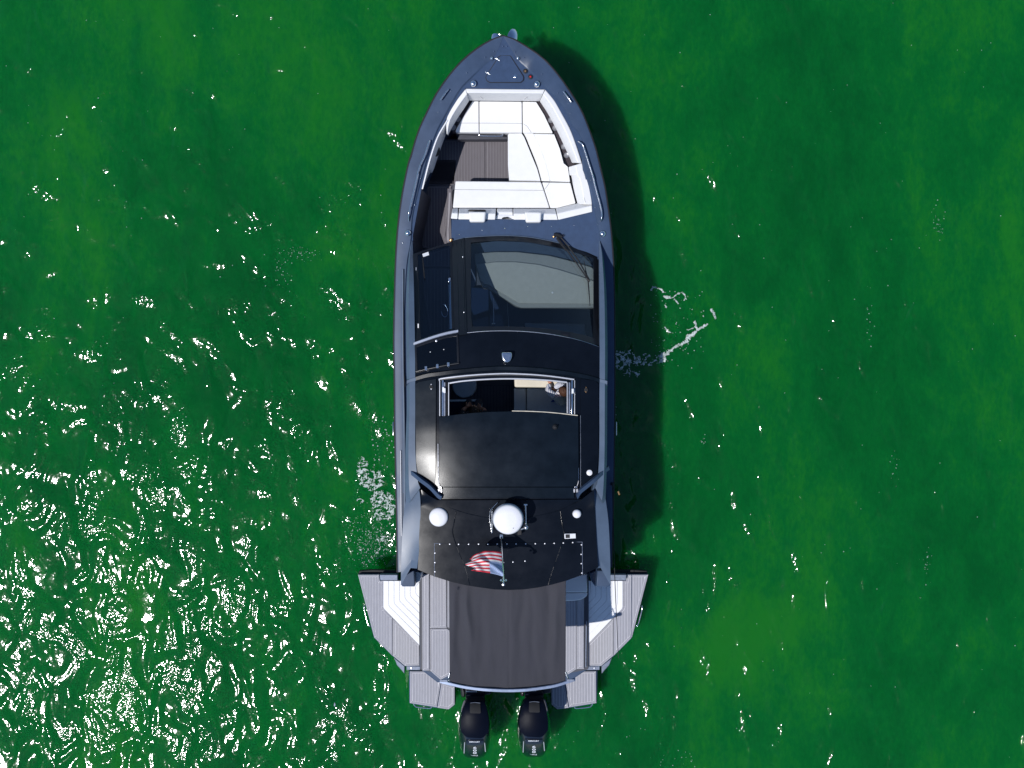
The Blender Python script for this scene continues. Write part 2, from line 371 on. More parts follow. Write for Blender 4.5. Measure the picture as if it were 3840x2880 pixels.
# ------------------------------------------------------------------ water
def build_water():
    S = 5000
    me = mesh_of([(-S, -S, 0), (S, -S, 0), (S, S, 0), (-S, S, 0), (-S, -S, -40), (S, -S, -40), (S, S, -40), (-S, S, -40)],
                 [(0, 1, 2, 3), (7, 6, 5, 4), (0, 4, 5, 1), (1, 5, 6, 2), (2, 6, 7, 3), (3, 7, 4, 0)])
    m = bpy.data.materials.new('green_sea_water'); m.use_nodes = True; nt = m.node_tree; n = nt.nodes; L = nt.links.new
    b = n['Principled BSDF']
    geo = n.new('ShaderNodeNewGeometry')
    def nz(scale, detail, rough, vec=None, dist=0.0):
        t = n.new('ShaderNodeTexNoise'); t.inputs['Scale'].default_value = scale; t.inputs['Detail'].default_value = detail
        t.inputs['Roughness'].default_value = rough; t.inputs['Distortion'].default_value = dist
        L(vec or geo.outputs['Position'], t.inputs['Vector']); return t.outputs['Fac']
    def mp(sx, sy, rot=0.0):
        k = n.new('ShaderNodeMapping'); k.inputs['Scale'].default_value = (sx, sy, 1); k.inputs['Rotation'].default_value = (0, 0, rot)
        L(geo.outputs['Position'], k.inputs[0]); return k.outputs[0]
    def rng(v, a, b_, c, d, smooth=False):
        k = n.new('ShaderNodeMapRange'); k.inputs[1].default_value = a; k.inputs[2].default_value = b_; k.inputs[3].default_value = c; k.inputs[4].default_value = d
        if smooth: k.interpolation_type = 'SMOOTHSTEP'
        L(v, k.inputs[0]); return k.outputs[0]
    def mth(op, a, b_):
        k = n.new('ShaderNodeMath'); k.operation = op
        for i, v in enumerate((a, b_)):
            if isinstance(v, (int, float)): k.inputs[i].default_value = v
            else: L(v, k.inputs[i])
        return k.outputs[0]
    # body colour: clouds of silt
    c1 = nz(0.22, 5, 0.6, mp(1.3, 0.8, 0.5), 0.6); c2 = nz(1.6, 6, 0.7, mp(1.0, 0.45, -0.6), 0.4)
    c3 = nz(14.0, 4, 0.8, mp(1.0, 0.5, 0.3)); cc = mth('ADD', mth('ADD', mth('MULTIPLY', c1, 0.52), mth('MULTIPLY', c2, 0.26)), mth('MULTIPLY', c3, 0.22))
    rp = n.new('ShaderNodeValToRGB'); cr = rp.color_ramp
    cr.elements[0].position = 0.41; cr.elements[0].color = (0.0006, 0.080, 0.012, 1)
    cr.elements[1].position = 0.60; cr.elements[1].color = (0.008, 0.145, 0.012, 1)
    e = cr.elements.new(0.5); e.color = (0.0012, 0.108, 0.015, 1)
    L(cc, rp.inputs[0]); L(rp.outputs[0], b.inputs['Base Color'])
    b.inputs['Roughness'].default_value = 0.9; b.inputs['Specular IOR Level'].default_value = 0.0
    b.inputs['Subsurface Weight'].default_value = 1.0; b.inputs['Subsurface Radius'].default_value = (0.25, 1.0, 0.6)
    b.inputs['Subsurface Scale'].default_value = 2.2
    b.subsurface_method = 'RANDOM_WALK' if hasattr(b, 'subsurface_method') else None
    # ripples, only on the reflecting surface
    patch = rng(nz(1.25, 3, 0.55, mp(1.15, 0.8), 0.8), 0.44, 0.62, 0.0, 1.0, True)
    patch2 = rng(nz(0.45, 2, 0.5, mp(1.2, 0.7, 0.2), 0.5), 0.36, 0.60, 0.25, 1.0, True)
    pw = mth('MULTIPLY', patch, patch2)
    swell = mth('MULTIPLY', nz(1.75, 1.3, 0.5, mp(1.15, 0.8, 0.15), 0.7), 0.128)
    mid = mth('MULTIPLY', nz(6.0, 2, 0.5, mp(1.1, 0.9, -0.3), 0.5), 0.012)
    fine = mth('MULTIPLY', nz(17.0, 1.5, 0.6, mp(1.0, 0.85, 0.4), 0.3), WFINE)
    hgt = mth('ADD', mth('ADD', swell, mth('MULTIPLY', mid, rng(pw, 0, 1, 0.55, 1.25))), mth('MULTIPLY', fine, rng(pw, 0, 1, 0.12, 1.0)))
    bp = n.new('ShaderNodeBump'); bp.inputs['Strength'].default_value = 1.0; bp.inputs['Distance'].default_value = 1.0
    L(hgt, bp.inputs['Height'])
    b.inputs['Coat Weight'].default_value = 1.0; b.inputs['Coat IOR'].default_value = 1.33; b.inputs['Coat Roughness'].default_value = 0.07
    L(bp.outputs[0], b.inputs['Coat Normal'])
    o = link('water', me, m, None, False); o['kind'] = 'structure'
    return o
WFINE = 0.0105
build_water()
# ================================================================== THE YACHT
yacht = thing('motor_yacht', 'long slate grey motor yacht with black hardtop and white bow lounge on green water', 'motor yacht', (-0.15, 0, 0))
Y = yacht
RIGHT = A1([(1070, 153), (1105, 155), (1150, 174), (1200, 200), (1350, 290), (1500, 400), (1640, 560), (1760, 730), (1880, 930), (1960, 1130), (2030, 1330), (2080, 1540)]) + \
        A2([(2010, 250), (2040, 450), (2065, 650), (2085, 900), (2095, 1200), (2098, 1600)]) + [(2304, 1403), (2303, 1607), (2300, 1851), (2297, 1963), (2293, 2128)]
LEFT = A1([(1030, 165), (950, 195), (820, 270), (690, 370), (580, 480), (470, 620), (370, 770), (290, 930), (210, 1100), (150, 1280), (100, 1470)]) + \
       A2([(205, 20), (150, 300), (120, 500), (100, 700), (85, 950), (75, 1300)]) + [(1478, 1275), (1480, 1403), (1482, 1607), (1486, 1810), (1489, 1963), (1491, 2146)]
# --- hull shell
def hull():
    n = 46
    r = [(p.x, p.y, 0) for p in smoothpath([Vector((x, y, 0)) for x, y in RIGHT], n)]
    l = [(p.x, p.y, 0) for p in smoothpath([Vector((x, y, 0)) for x, y in [RIGHT[0]] + LEFT], n)]
    levels = [(1.0, 0.0, 0.0), (0.93, 0.004, 0.0), (0.62, 0.05, 0.02), (0.30, 0.11, 0.05), (0.0, 0.16, 0.09), (-0.35, 0.30, 0.16)]
    V = []; cols = 2 * n - 1
    ring = l[::-1] + r[1:]
    cx = (1891 - 1920) * K * 0.91
    for fz, ins, back in levels:
        for x, y, _ in ring:
            z0 = zs(y); top = P(x, y, z0)
            bowt = max(0.0, min(1.0, (1300 - y) / 1150)); fl = 1 + 1.6 * bowt
            k = 1 - min(0.9, ins * fl)
            z = z0 * fz if fz > 0 else fz
            V.append(Vector((cx + (top.x - cx) * k, top.y - back * bowt * 7 * (1 if fz < 1 else 0), z)))
    F_ = []
    for j in range(len(levels) - 1):
        for i in range(cols - 1):
            a = j * cols + i; F_.append((a, a + 1, a + cols + 1, a + cols))
    F_.append(tuple(j * cols for j in range(len(levels))) + tuple(j * cols + cols - 1 for j in reversed(range(len(levels)))))
    return link('hull', mesh_of(V, F_, 'hull'), 'hull', Y, True, 50), r, l
hull_o, rr_, ll_ = hull()
sheer = [P(x, y, zs(y) - 0.02) for x, y, _ in ll_[::-1] + rr_[1:]]
tube('rub_rail', [v + Vector((0.0, 0, 0)) for v in sheer], 0.022, 'rubber', hull_o)
# --- deck with the open cockpit cut out
hole_r = A1([(1505, 705), (1600, 820), (1680, 960), (1760, 1100), (1830, 1280), (1890, 1450), (1925, 1640)]) + A2([(1850, 180), (1895, 410), (1895, 480), (1580, 552), (597, 548), (597, 745), (720, 727), (900, 712), (1100, 707), (1300, 720), (1500, 754), (1700, 804), (1850, 850), (1945, 892)])
hole_l = A2([(250, 860), (240, 700), (320, 270)]) + A1([(245, 1640), (300, 1440), (380, 1200), (480, 1010), (530, 910), (600, 800), (680, 697)])
HOLE = hole_r + [(2240, 1000), (2240, 2120), (1562, 2130), (1562, 1250)] + hole_l
outl = [(p[0], p[1]) for p in rr_] + [(p[0], p[1]) for p in ll_[::-1]][:-1]
deck_o = sheet('deck', inset(outl, 3.5), lambda x, y: zs(y) - 0.005, 0.05, 'deck', Y, [HOLE], 45)
# raised gunwales outside the crease lines
cr_r = A1([(1180, 330), (1260, 440), (1400, 580), (1500, 680), (1650, 830), (1720, 950), (1790, 1090), (1890, 1240)]) + A2([(1800, 60), (1850, 200), (1905, 420), (1920, 520), (1960, 700), (1970, 870)]) + [(2268, 1200), (2272, 1500), (2270, 1900), (2268, 2126)]
cr_l = A1([(1000, 330), (910, 430), (780, 560), (640, 700), (560, 830), (495, 950), (430, 1070), (385, 1160), (300, 1400), (245, 1600)]) + A2([(310, 240), (245, 520), (236, 700), (225, 800), (190, 1000)]) + [(1520, 1200), (1517, 1500), (1520, 1900), (1522, 2142)]
def band(name, outer, inner, h, m, sm=True):
    a = [Vector((x, y, 0)) for x, y in outer]; b = [Vector((x, y, 0)) for x, y in inner]
    a = smoothpath(a, 60); b = smoothpath(b, 60)
    zz = lambda p, d: P(p.x, p.y, zs(p.y) + (d * max(0.0, min(1.0, (p.y - 215) / 70)) if d > 0 else (d if p.y > 230 or d < -0.05 else -0.001)))
    return loft(name, [[zz(p, -0.06) for p in a], [zz(p.lerp(q, 0.03), h * 0.7) for p, q in zip(a, b)], [zz(p.lerp(q, 0.12), h) for p, q in zip(a, b)],
                       [zz(p.lerp(q, 0.9), h * 1.1) for p, q in zip(a, b)], [zz(q, -0.008) for q in b]], m, Y, True, ang=28)
g_r = band('gunwale', RIGHT, [RIGHT[0]] + cr_r, 0.020, 'hull'); g_l = band('gunwale', [RIGHT[0]] + LEFT, [RIGHT[0]] + cr_l, 0.020, 'hull')
# left side deck ridges and right side deck
loft('side_ridge', [rail([(1507, 1010), (1505, 1300), (1510, 1600), (1513, 2000)], lambda x, y: zs(y) + 0.03), rail([(1508, 1010), (1507, 1300), (1512, 1600), (1515, 2000)], lambda x, y: zs(y) + 0.065),
                    rail([(1512, 1010), (1512, 1300), (1517, 1600), (1520, 2000)], lambda x, y: zs(y) + 0.065), rail([(1513, 1010), (1514, 1300), (1519, 1600), (1522, 2000)], lambda x, y: zs(y) + 0.03)], 'hull_light', Y)
tube('side_groove', [P(x, y, zs(y) + 0.05) for x, y in [(1511, 1075), (1512, 1160), (1513, 1240), (1515, 1400), (1519, 1450)]], 0.006, 'rubber', Y)
tube('side_groove', [P(x, y, zs(y) + 0.05) for x, y in [(1514, 1850), (1515, 1950), (1518, 2060)]], 0.008, 'rubber', Y)
tube('side_rail_strip', [P(x, y, zs(y) + 0.055) for x, y in [(1502, 1690), (1503, 1800), (1505, 2010)]], 0.006, 'silver', Y)
# --- anchor locker hatch
hp = A1([(1050, 352), (1140, 355), (1152, 366), (1275, 562), (1282, 585), (1276, 612), (1250, 632), (930, 632), (900, 612), (890, 585), (896, 562), (1022, 368)])
hz = zs(230)
gk = slab('locker_gasket', inset(hp, -1.2), hz + 0.001, 0.02, 'rubber', Y)
ht = slab('locker_hatch', inset(hp, 1.0), hz + 0.012, 0.03, 'deck', Y, 0.004)
for c, a in (((1008, 396), 0.5), ((912, 540), 0.5)):
    x, y = A1([c])[0]; v = P(x, y, hz + 0.02); d = Vector((math.cos(-a), math.sin(-a), 0)) * 0.045
    tubes('hinge', [([v - d, v - d * 0.3, v + d * 0.3, v + d], 0.009), ([v - d * 0.4 + Vector((0, 0.012, 0)), v + d * 0.4 + Vector((0, 0.012, 0))], 0.009)], 'chrome', ht)
x, y = A1([(1197, 573)])[0]
lathe('latch', [(0.0, 0.0), (0.028, 0.0), (0.03, 0.006), (0.02, 0.012), (0.0, 0.014)], P(x, y, hz + 0.012), 'chrome', ht, 20)
# domed chrome fittings
big = lathe_mesh([(0.0, -0.01), (0.055, -0.01), (0.056, 0.004), (0.048, 0.022), (0.032, 0.034), (0.014, 0.040), (0.0, 0.041)], 28, 'dome_fitting')
small = lathe_mesh([(0.0, -0.01), (0.028, -0.01), (0.029, 0.006), (0.022, 0.018), (0.0, 0.024)], 20, 'small_fitting')
for (cv, pt) in ((A1, (760, 645)), (A1, (1418, 650)), (A2, (196, 673)), (A2, (1990, 680))):
    x, y = cv([pt])[0]; lathe('mooring_bollard', None, P(x, y, zs(y) + 0.035), 'chrome', Y, me=big)
for pt in ((950, 385), (1222, 385)):
    x, y = A1([pt])[0]; lathe('deck_light', None, P(x, y, zs(y) + 0.03), 'chrome', Y, me=small)
for pt, cmat in (((1300, 518), 'brass'), ((1352, 577), 'red')):
    x, y = A1([pt])[0]; c = lathe('filler_cap', [(0.0, 0.0), (0.040, 0.0), (0.041, 0.010), (0.030, 0.016), (0.0, 0.016)], P(x, y, zs(y)), 'rubber', Y, 24)
    k = lathe_mesh([(0.0, 0.0), (0.014, 0.0), (0.014, 0.006), (0.0, 0.008)], 14, 'cap_button')
    b_ = link('cap_button', k, cmat, c, True, 50); b_.location = (0, 0, 0.016)
# cleats: two posts and a horn bar
def cleat(cx, cy, dx, dy, z, posts=True, side=None):
    v = P(cx, cy, z); d = Vector((dx, dy, 0)).normalized()
    L_ = 0.115
    paths = [([v - d * L_ + Vector((0, 0, 0.048)), v - d * L_ * 0.6 + Vector((0, 0, 0.055)), v + d * L_ * 0.6 + Vector((0, 0, 0.055)), v + d * L_ + Vector((0, 0, 0.048))], 0.012)]
    for s in (-0.045, 0.045):
        if side is None: paths.append(([v + d * s + Vector((0, 0, -0.02)), v + d * s + Vector((0, 0, 0.05))], 0.011))
        else: paths.append(([v + d * s + Vector((0, 0, 0.05)), v + d * s + Vector((side * 0.10, 0, 0.03))], 0.009))
    return tubes('cleat', paths, 'chrome', Y)
x, y = A1([(460, 768)])[0]; cleat(x, y, 0.6, 0.8, zs(y) + 0.04)
x, y = A1([(1733, 790)])[0]; cleat(x, y, -0.6, 0.8, zs(y) + 0.04)
x, y = A2([(2045, 565)])[0]; cleat(x, y, -0.12, 1, zs(y) - 0.1, side=-1)
x, y = A2([(128, 595)])[0]; cleat(x, y, 0.12, 1, zs(y) - 0.1, side=1)
x, y = A3([(2114, 1000)])[0]; cleat(x, y, 0, 1, zs(y) - 0.15, side=-1)
x, y = A3([(64, 1000)])[0]; cleat(x, y, 0, 1, zs(y) - 0.15, side=1)
# hand rails on the fore gunwales
hr_r = A1([(1850, 1245), (1875, 1262), (1900, 1295), (1960, 1480), (2015, 1650)]) + A2([(1893, 120), (1935, 290), (1970, 420), (1983, 495), (1978, 545), (1972, 565)])
hr_l = A1([(315, 1237), (300, 1250), (260, 1380), (210, 1490), (175, 1600)]) + A2([(290, 110), (250, 290), (215, 440), (203, 500), (206, 565)])
for hr in (hr_r, hr_l):
    n = len(hr); zz = [zs(p[1]) + (0.03 if i in (0, n - 1) else 0.10) for i, p in enumerate(hr)]
    t = tube('hand_rail', rail(hr, zz, 50), 0.013, 'chrome', Y, 8)
    for k in (3, 5, 7):
        v = P(hr[k][0], hr[k][1], zz[k]); tube('rail_post', [v, v - Vector((0, 0, 0.09))], 0.012, 'chrome', t, 8)
# chrome dots standing for water drops, glints and small screws on the deck
sm = lathe_mesh([(0.0, 0.0), (0.008, 0.0), (0.007, 0.004), (0.0, 0.006)], 8, 'chrome_dot')
for pt in ((1063, 258), (1103, 258), (970, 310), (1190, 317), (1285, 377), (880, 370), (530, 722), (398, 940), (690, 533), (1472, 545), (1637, 742), (1768, 952), (1462, 632)):
    x, y = A1([pt])[0]; link('metal_dot', sm, 'chrome', deck_o, True, 50, P(x, y, zs(y) + 0.037))
for pt in ((880, 647), (1092, 627), (1302, 613), (1518, 610), (1728, 602), (1942, 590), (670, 686), (1880, 186), (1932, 318), (1868, 70), (1922, 436), (258, 415), (312, 170), (145, 760)):
    x, y = A2([pt])[0]; link('metal_dot', sm, 'chrome', deck_o, True, 50, P(x, y, zs(y) + 0.037 if pt[0] > 1850 or pt[0] < 330 else zs(y)))

# --- bow cockpit floor and liner
FZ = 0.80
fl = [A1([(440, 1228)])[0], A1([(1200, 1228)])[0], (1965, 700), (1700, 800), (1700, 1240), (1545, 1290), (1547, 900), A2([(330, 270)])[0], A1([(330, 1500)])[0]]
cab = slab('cabin_sole', [(1640, 520), (2150, 520), (2240, 800), (2250, 2140), (1558, 2140), (1545, 900), (1575, 700)], FZ - 0.03, 0.05, 'darklocker', Y)
planks([(1604, 524), (1818, 524), (1818, 690), (1604, 690)], FZ, Y, 'bowplank', 'bowcaulk', bw=7, sp=10.8, gap=1.3)
planks([(1820, 524), (1912, 524), (1912, 690), (1820, 690)], FZ, Y, 'bowplank', 'bowcaulk', bw=7, sp=10.8, gap=1.3)
planks(A2([(465, 0), (385, 0), (345, 130), (340, 225), (620, 225), (640, 0)]) , FZ, Y, 'bowplank', 'bowcaulk', bw=6, sp=10.8, gap=1.3)
planks(A2([(365, 238), (330, 450), (290, 640), (290, 790), (430, 840), (560, 780), (540, 700), (565, 500), (598, 238)]), FZ + 0.004, Y, 'bowplank', 'bowcaulk', bw=6, sp=10.8, gap=1.3)
planks(A2([(300, 860), (300, 985), (585, 985), (585, 800), (430, 845)]), FZ, Y, 'bowplank', 'bowcaulk', bw=5, sp=13, gap=1.3)
planks(A2([(330, 1000), (330, 1180), (400, 1600), (585, 1600), (585, 1000)]), FZ, Y, 'bowplank', 'bowcaulk', bw=5, sp=13, gap=1.3)
# step / riser beside the sunpad, sunlight on its edge painted as a pale strip
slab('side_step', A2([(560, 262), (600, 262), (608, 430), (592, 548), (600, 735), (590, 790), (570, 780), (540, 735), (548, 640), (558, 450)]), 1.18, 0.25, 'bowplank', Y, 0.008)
slab('side_step_sun_strip', A2([(575, 300), (592, 300), (585, 450), (570, 640), (575, 740), (568, 760), (556, 730), (562, 600), (568, 420)]), 1.19, 0.02, 'bowcaulk', Y)
# inner liner walls
def wall(name, pts, z0, z1, m, n=40, smooth=True, lean=None):
    a = rail(pts, z0, n, smooth)
    b = [Vector((v.x + (lean[0] if lean else 0), v.y + (lean[1] if lean else 0), z1)) for v in a]
    return loft(name, [a, b], m, Y, False)
wall('cockpit_liner', [HOLE[-1]] + hole_r[:9], lambda x, y: zs(y) - 0.01, 0.9, 'gelwhite')
wall('cockpit_liner', A2([(1895, 410), (1895, 480), (1580, 552), (597, 548)]), lambda x, y: zs(y) - 0.01, 0.9, 'gelwhite', smooth=False)
wall('passage_liner', A2([(597, 548), (597, 745)]) + [(1694, 1000), (1697, 1240)], lambda x, y: zs(y) - 0.01, 0.9, 'hull', smooth=False)
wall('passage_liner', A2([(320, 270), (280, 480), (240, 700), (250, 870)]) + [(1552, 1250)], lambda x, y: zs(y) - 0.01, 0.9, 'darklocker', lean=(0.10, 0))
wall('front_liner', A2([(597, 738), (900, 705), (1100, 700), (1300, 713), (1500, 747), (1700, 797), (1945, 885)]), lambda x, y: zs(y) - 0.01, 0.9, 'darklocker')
# seats
ZS = 1.42
bench = slab('seat_base', A1([(560, 840), (1460, 840), (1660, 1200), (1780, 1600), (1850, 1900), (1900, 2000), (1900, 2110), (300, 2110), (500, 2000), (500, 1760), (1120, 1730), (1112, 1225), (1112, 1180), (575, 1180)]) if False else
             A1([(720, 830), (1440, 830), (1600, 1100), (1760, 1480), (1900, 1960), (1640, 2080), (640, 2080), (640, 1690), (1128, 1690), (1128, 1178), (575, 1150)]), 1.30, 0.40, 'darklocker', Y, 0.01)
slab('side_shelf', A1([(720, 822), (748, 822), (575, 1150), (540, 1150), (560, 1060)]), 1.36, 0.1, 'shelf', Y)
slab('side_shelf', A1([(1412, 826), (1450, 826), (1530, 930), (1650, 1150), (1790, 1450), (1820, 1500), (1750, 1510), (1690, 1360), (1600, 1150), (1500, 960)]), 1.36, 0.1, 'shelf', Y)
cup_o = lathe_mesh([(0.042, -0.004), (0.048, 0.0), (0.050, 0.006), (0.046, 0.009), (0.041, 0.006), (0.040, -0.05), (0.0, -0.05)], 24, 'cup_holder')
for pt in ((600, 1015), (553, 1100), (1563, 1025), (1608, 1105), (1698, 1300), (1728, 1388)):
    x, y = A1([pt])[0]; link('cup_holder', cup_o, 'cuprim', Y, True, 50, P(x, y, 1.372))
def cushion(name, pts, z=ZS, th=0.13, m='white', bev=0.018, parent=None, seg=3): return slab(name, inset(pts, 0.9), z, th, m, parent or Y, bev, seg)
def seam(a, b, z, parent, r=0.0035, m='seam', n=8):
    path = resample([P(x, y, z) for x, y in ([a, b] if not isinstance(a, list) else a)], n)
    return tube('seam', path, r, m, parent, 6)
c = cushion('seat_cushion', A1([(748, 824), (818, 824), (821, 1155), (585, 1152), (572, 1140), (580, 1115)])); seam(A1([(600, 1055)])[0], A1([(818, 1055)])[0], ZS + .001, c)
c = cushion('seat_cushion', A1([(820, 824), (1266, 828), (1270, 1158), (822, 1155)])); seam(A1([(824, 1055)])[0], A1([(1266, 1058)])[0], ZS + .001, c)
c = cushion('seat_cushion', A1([(1268, 828), (1415, 830), (1500, 970), (1590, 1160), (1272, 1158)])); seam(A1([(1280, 1062), (1320, 1090), (1360, 1150)]), None, ZS + .001, c)
c = cushion('filler_cushion', A1([(1128, 1160), (1262, 1158), (1290, 1200), (1335, 1310), (1380, 1420), (1425, 1530), (1458, 1650)]) + A2([(1422, 194), (1127, 188)]) + A1([(1117, 1480), (1116, 1178)]), ZS + 0.02)
arc1 = A1([(1280, 1160), (1310, 1215), (1365, 1350), (1420, 1490), (1462, 1640)]) + A2([(1426, 194)])
arc2 = A1([(1382, 1162), (1440, 1280), (1490, 1410), (1525, 1530), (1555, 1650)]) + A2([(1503, 196)])
loft('bolster_cushion', [rail(arc1, ZS - 0.10), rail(arc1, ZS - 0.03), rail([(a[0] * .85 + b[0] * .15, a[1] * .85 + b[1] * .15) for a, b in zip(arc1, arc2)], ZS - 0.004), rail(arc2, ZS + 0.005), rail(arc2, ZS - 0.1)], 'white', Y)
c = cushion('seat_cushion', arc2[:-1] + A2([(1505, 196), (1693, 203), (1672, 60)]) + A1([(1700, 1470), (1660, 1320), (1600, 1168)]), ZS + 0.01)
c = cushion('seat_cushion', A2([(632, 191), (1424, 199), (1452, 280), (1505, 443), (607, 441)]), ZS + 0.01); seam(A2([(628, 272)])[0], A2([(1448, 280)])[0], ZS + .011, c)
c = cushion('seat_cushion', A2([(1430, 201), (1695, 206), (1745, 400), (1558, 446), (1508, 444)]), ZS + 0.01); seam(A2([(1502, 205), (1480, 240), (1456, 270)]), None, ZS + .011, c)
# backrests (sloping inner face and a rounded top)
def backrest(name, outer, inner, zo=1.74, zi=1.42, n=24, ridge=0.42, smooth=True, m='white', ends=0.01):
    mid = [(a[0] * (1 - ridge) + b[0] * ridge, a[1] * (1 - ridge) + b[1] * ridge) for a, b in zip(outer, inner)]
    zt = (lambda x, y: zs(y) - 0.01) if zo is None else zo
    f = (lambda d: (lambda x, y: zs(y) - 0.01 + d)) if zo is None else (lambda d: zo + d)
    o = loft(name, [rail(outer, zi, n, smooth), rail(outer, f(0), n, smooth), rail(mid, f(0.012), n, smooth), rail(inner, zi + 0.06, n, smooth), rail(inner, zi - 0.05, n, smooth)], m, Y, True, ang=60)
    bevel(o, 0.014, 3, 35); return o
bk = backrest('front_backrest', A1([(682, 699), (1503, 706)]), A1([(716, 822), (1448, 828)]), None, smooth=False, n=14, ridge=0.33)
seam(A1([(760, 712), (812, 760), (868, 808)]), None, 1.70, bk); seam(A1([(1410, 712), (1345, 765), (1292, 808)]), None, 1.70, bk)
backrest('left_backrest', A1([(680, 702), (600, 803), (535, 905), (490, 990), (480, 1080), (484, 1165)]), A1([(716, 826), (665, 905), (610, 985), (565, 1060), (530, 1120), (498, 1184)]), None)
backrest('right_backrest', A1([(1507, 708), (1600, 820), (1680, 960), (1760, 1110), (1815, 1250), (1865, 1400), (1885, 1470)]), A1([(1449, 828), (1520, 935), (1590, 1060), (1655, 1190), (1710, 1310), (1755, 1400), (1783, 1468)]), None)
rb2 = backrest('right_backrest', A1([(1887, 1470), (1925, 1620)]) + A2([(1850, 180), (1880, 300), (1893, 412)]), A1([(1748, 1510), (1760, 1600)]) + A2([(1700, 140), (1725, 270), (1760, 405)]), None, ridge=0.5)
seam(A2([(1755, 50), (1790, 200), (1830, 390)]), None, 1.745, rb2)
# aft backrest of the lounge
def bk_aft(pts_front, pts_back, name='aft_backrest', z=1.72, ridge=0.45):
    mid = [(a[0] * (1 - ridge) + b[0] * ridge, a[1] * (1 - ridge) + b[1] * ridge) for a, b in zip(pts_front, pts_back)]
    o = loft(name, [rail(pts_front, 1.36, 8, False), rail(pts_front, 1.50, 8, False), rail(mid, z, 8, False), rail(pts_back, z, 8, False), rail(pts_back, 1.4, 8, False)], 'white', Y, True, ang=60)
    bevel(o, 0.012, 3, 30); return o
bk_aft(A2([(606, 446), (658, 446)]), A2([(592, 540), (654, 545)]))
bk_aft(A2([(668, 446), (1008, 448)]), A2([(660, 547), (1000, 550)]))
ar = bk_aft(A2([(1018, 448), (1160, 449)]), A2([(1016, 515), (1163, 518)]), 'armrest', 1.60)
sl = slab('drink_tray', A2([(990, 543), (1020, 506), (1162, 508), (1195, 547), (1090, 553)]), 1.62, 0.04, 'gelwhite', Y, 0.006)
slab('tray_device', A2([(1062, 536), (1075, 527), (1112, 524), (1130, 534), (1150, 538), (1062, 542)]), 1.65, 0.03, 'rubber', sl, 0.004)
bk_aft(A2([(1168, 448), (1553, 450)]), A2([(1168, 550), (1578, 552)]))
bk_aft(A2([(1560, 447), (1750, 402), (1890, 372)]), A2([(1582, 552), (1750, 512), (1894, 478)]), z=1.73)
for a in (((752, 476), (915, 476), (906, 570), (764, 570)), ((1270, 477), (1428, 479), (1422, 573), (1283, 573))):
    o = slab('headrest', A2(a), 1.84, 0.13, 'white', Y, 0.03, 4)
slab('cup_recess', A2([(750, 462), (765, 456), (905, 458), (915, 466)]), 1.66, 0.1, 'rubber', Y)
# locker step in front of the bow seat and its grab rail
slab('locker_face', A1([(600, 1160), (1112, 1160), (1112, 1224), (600, 1224)]), 1.12, 0.2, 'darklocker', Y, 0.006)
tube('grab_rail', rail(A1([(808, 1162), (822, 1178), (850, 1188), (1040, 1190), (1062, 1182), (1066, 1165)]), 1.36, 30), 0.011, 'chrome', Y)
# left inner coaming, white, with a speaker
co_l = loft('inner_coaming', [rail(A1([(484, 1022), (380, 1205), (300, 1440), (248, 1640)]) + A2([(400, 0), (322, 268)])[1:], lambda x, y: zs(y) + 0.01, 30),
      rail([(x + 5, y) for x, y in A1([(484, 1022), (380, 1205), (300, 1440), (248, 1640)]) + A2([(322, 268)])], lambda x, y: zs(y) + 0.015, 30),
      rail([(x, y) for x, y in A1([(474, 1175), (405, 1370), (340, 1560)]) + A2([(400, 120), (328, 276)])], 1.30, 30)], 'gelwhite', Y, False)
sp = lathe('speaker', [(0.0, -0.02), (0.075, -0.02), (0.078, 0.0), (0.07, 0.012), (0.062, 0.004), (0.0, 0.006)], P(*A1([(383, 1350)])[0], 1.50), 'rubber', Y, 24)
sp.rotation_euler = (0, R(62), R(-18)); sp.scale = (1, 1.15, 1)

# ------------------------------------------------------------------ windscreen
front = A2([(600, 745), (720, 717), (900, 702), (1100, 697), (1300, 709), (1500, 744), (1700, 793), (1850, 838), (1955, 880)])
rear = A3([(600, 110), (740, 118), (900, 104), (1100, 100), (1300, 108), (1500, 130), (1700, 168), (1850, 210), (1965, 252)])
def yat(poly, x):
    for (a, b), (c, d) in zip(poly, poly[1:]):
        if x <= c or (c, d) == poly[-1]: return b + (d - b) * (x - a) / (c - a)
    return poly[-1][1]
def camber(x, w_=345.0, d=0.13, c=1903): return d * abs((x - c) / w_) ** 2.8
def windz(x, y):
    f_, r_ = yat(front, x), yat(rear, x); t = (y - f_) / (r_ - f_)
    t = max(0.0, min(1.05, t)); return 1.72 + 1.14 * (t ** 0.9) - camber(x)
def roofz(x, y):
    return lerp_tab([(1240, 2.86), (1330, 2.95), (1450, 3.03), (1600, 3.085), (1700, 3.082), (1780, 3.065), (1860, 3.035), (1880, 3.02), (2000, 3.0), (2230, 2.93)], y) - camber(x)
frame_out = front[1:] + [(2247, 975), (2248, 1302)] + rear[::-1][1:-1] + A2([(735, 1590), (718, 1200), (710, 760)])
glass_in = A2([(778, 762), (900, 748), (1050, 742), (1200, 746), (1350, 762), (1500, 790), (1650, 822), (1780, 862), (1905, 905), (1906, 1250), (1906, 1640)]) + A3([(1830, 140), (1700, 112), (1500, 82), (1300, 66), (1100, 60), (900, 60), (790, 62)]) + A2([(778, 1450), (774, 1100)])
ws = sheet('windscreen_frame', frame_out, lambda x, y: windz(x, y), 0.04, 'frame', Y, [glass_in], 40, 0.004)
sheet('windscreen_glass', inset(glass_in, -3), lambda x, y: windz(x, y) - 0.012, 0.008, 'glass', ws, (), 40)
tube('windscreen_trim', rail(rear[1:], lambda x, y: windz(x, y) + 0.012, 60), 0.006, 'brushed', ws)
tube('windscreen_trim', rail(front, lambda x, y: windz(x, y) + 0.004, 60), 0.006, 'hull_light', ws)
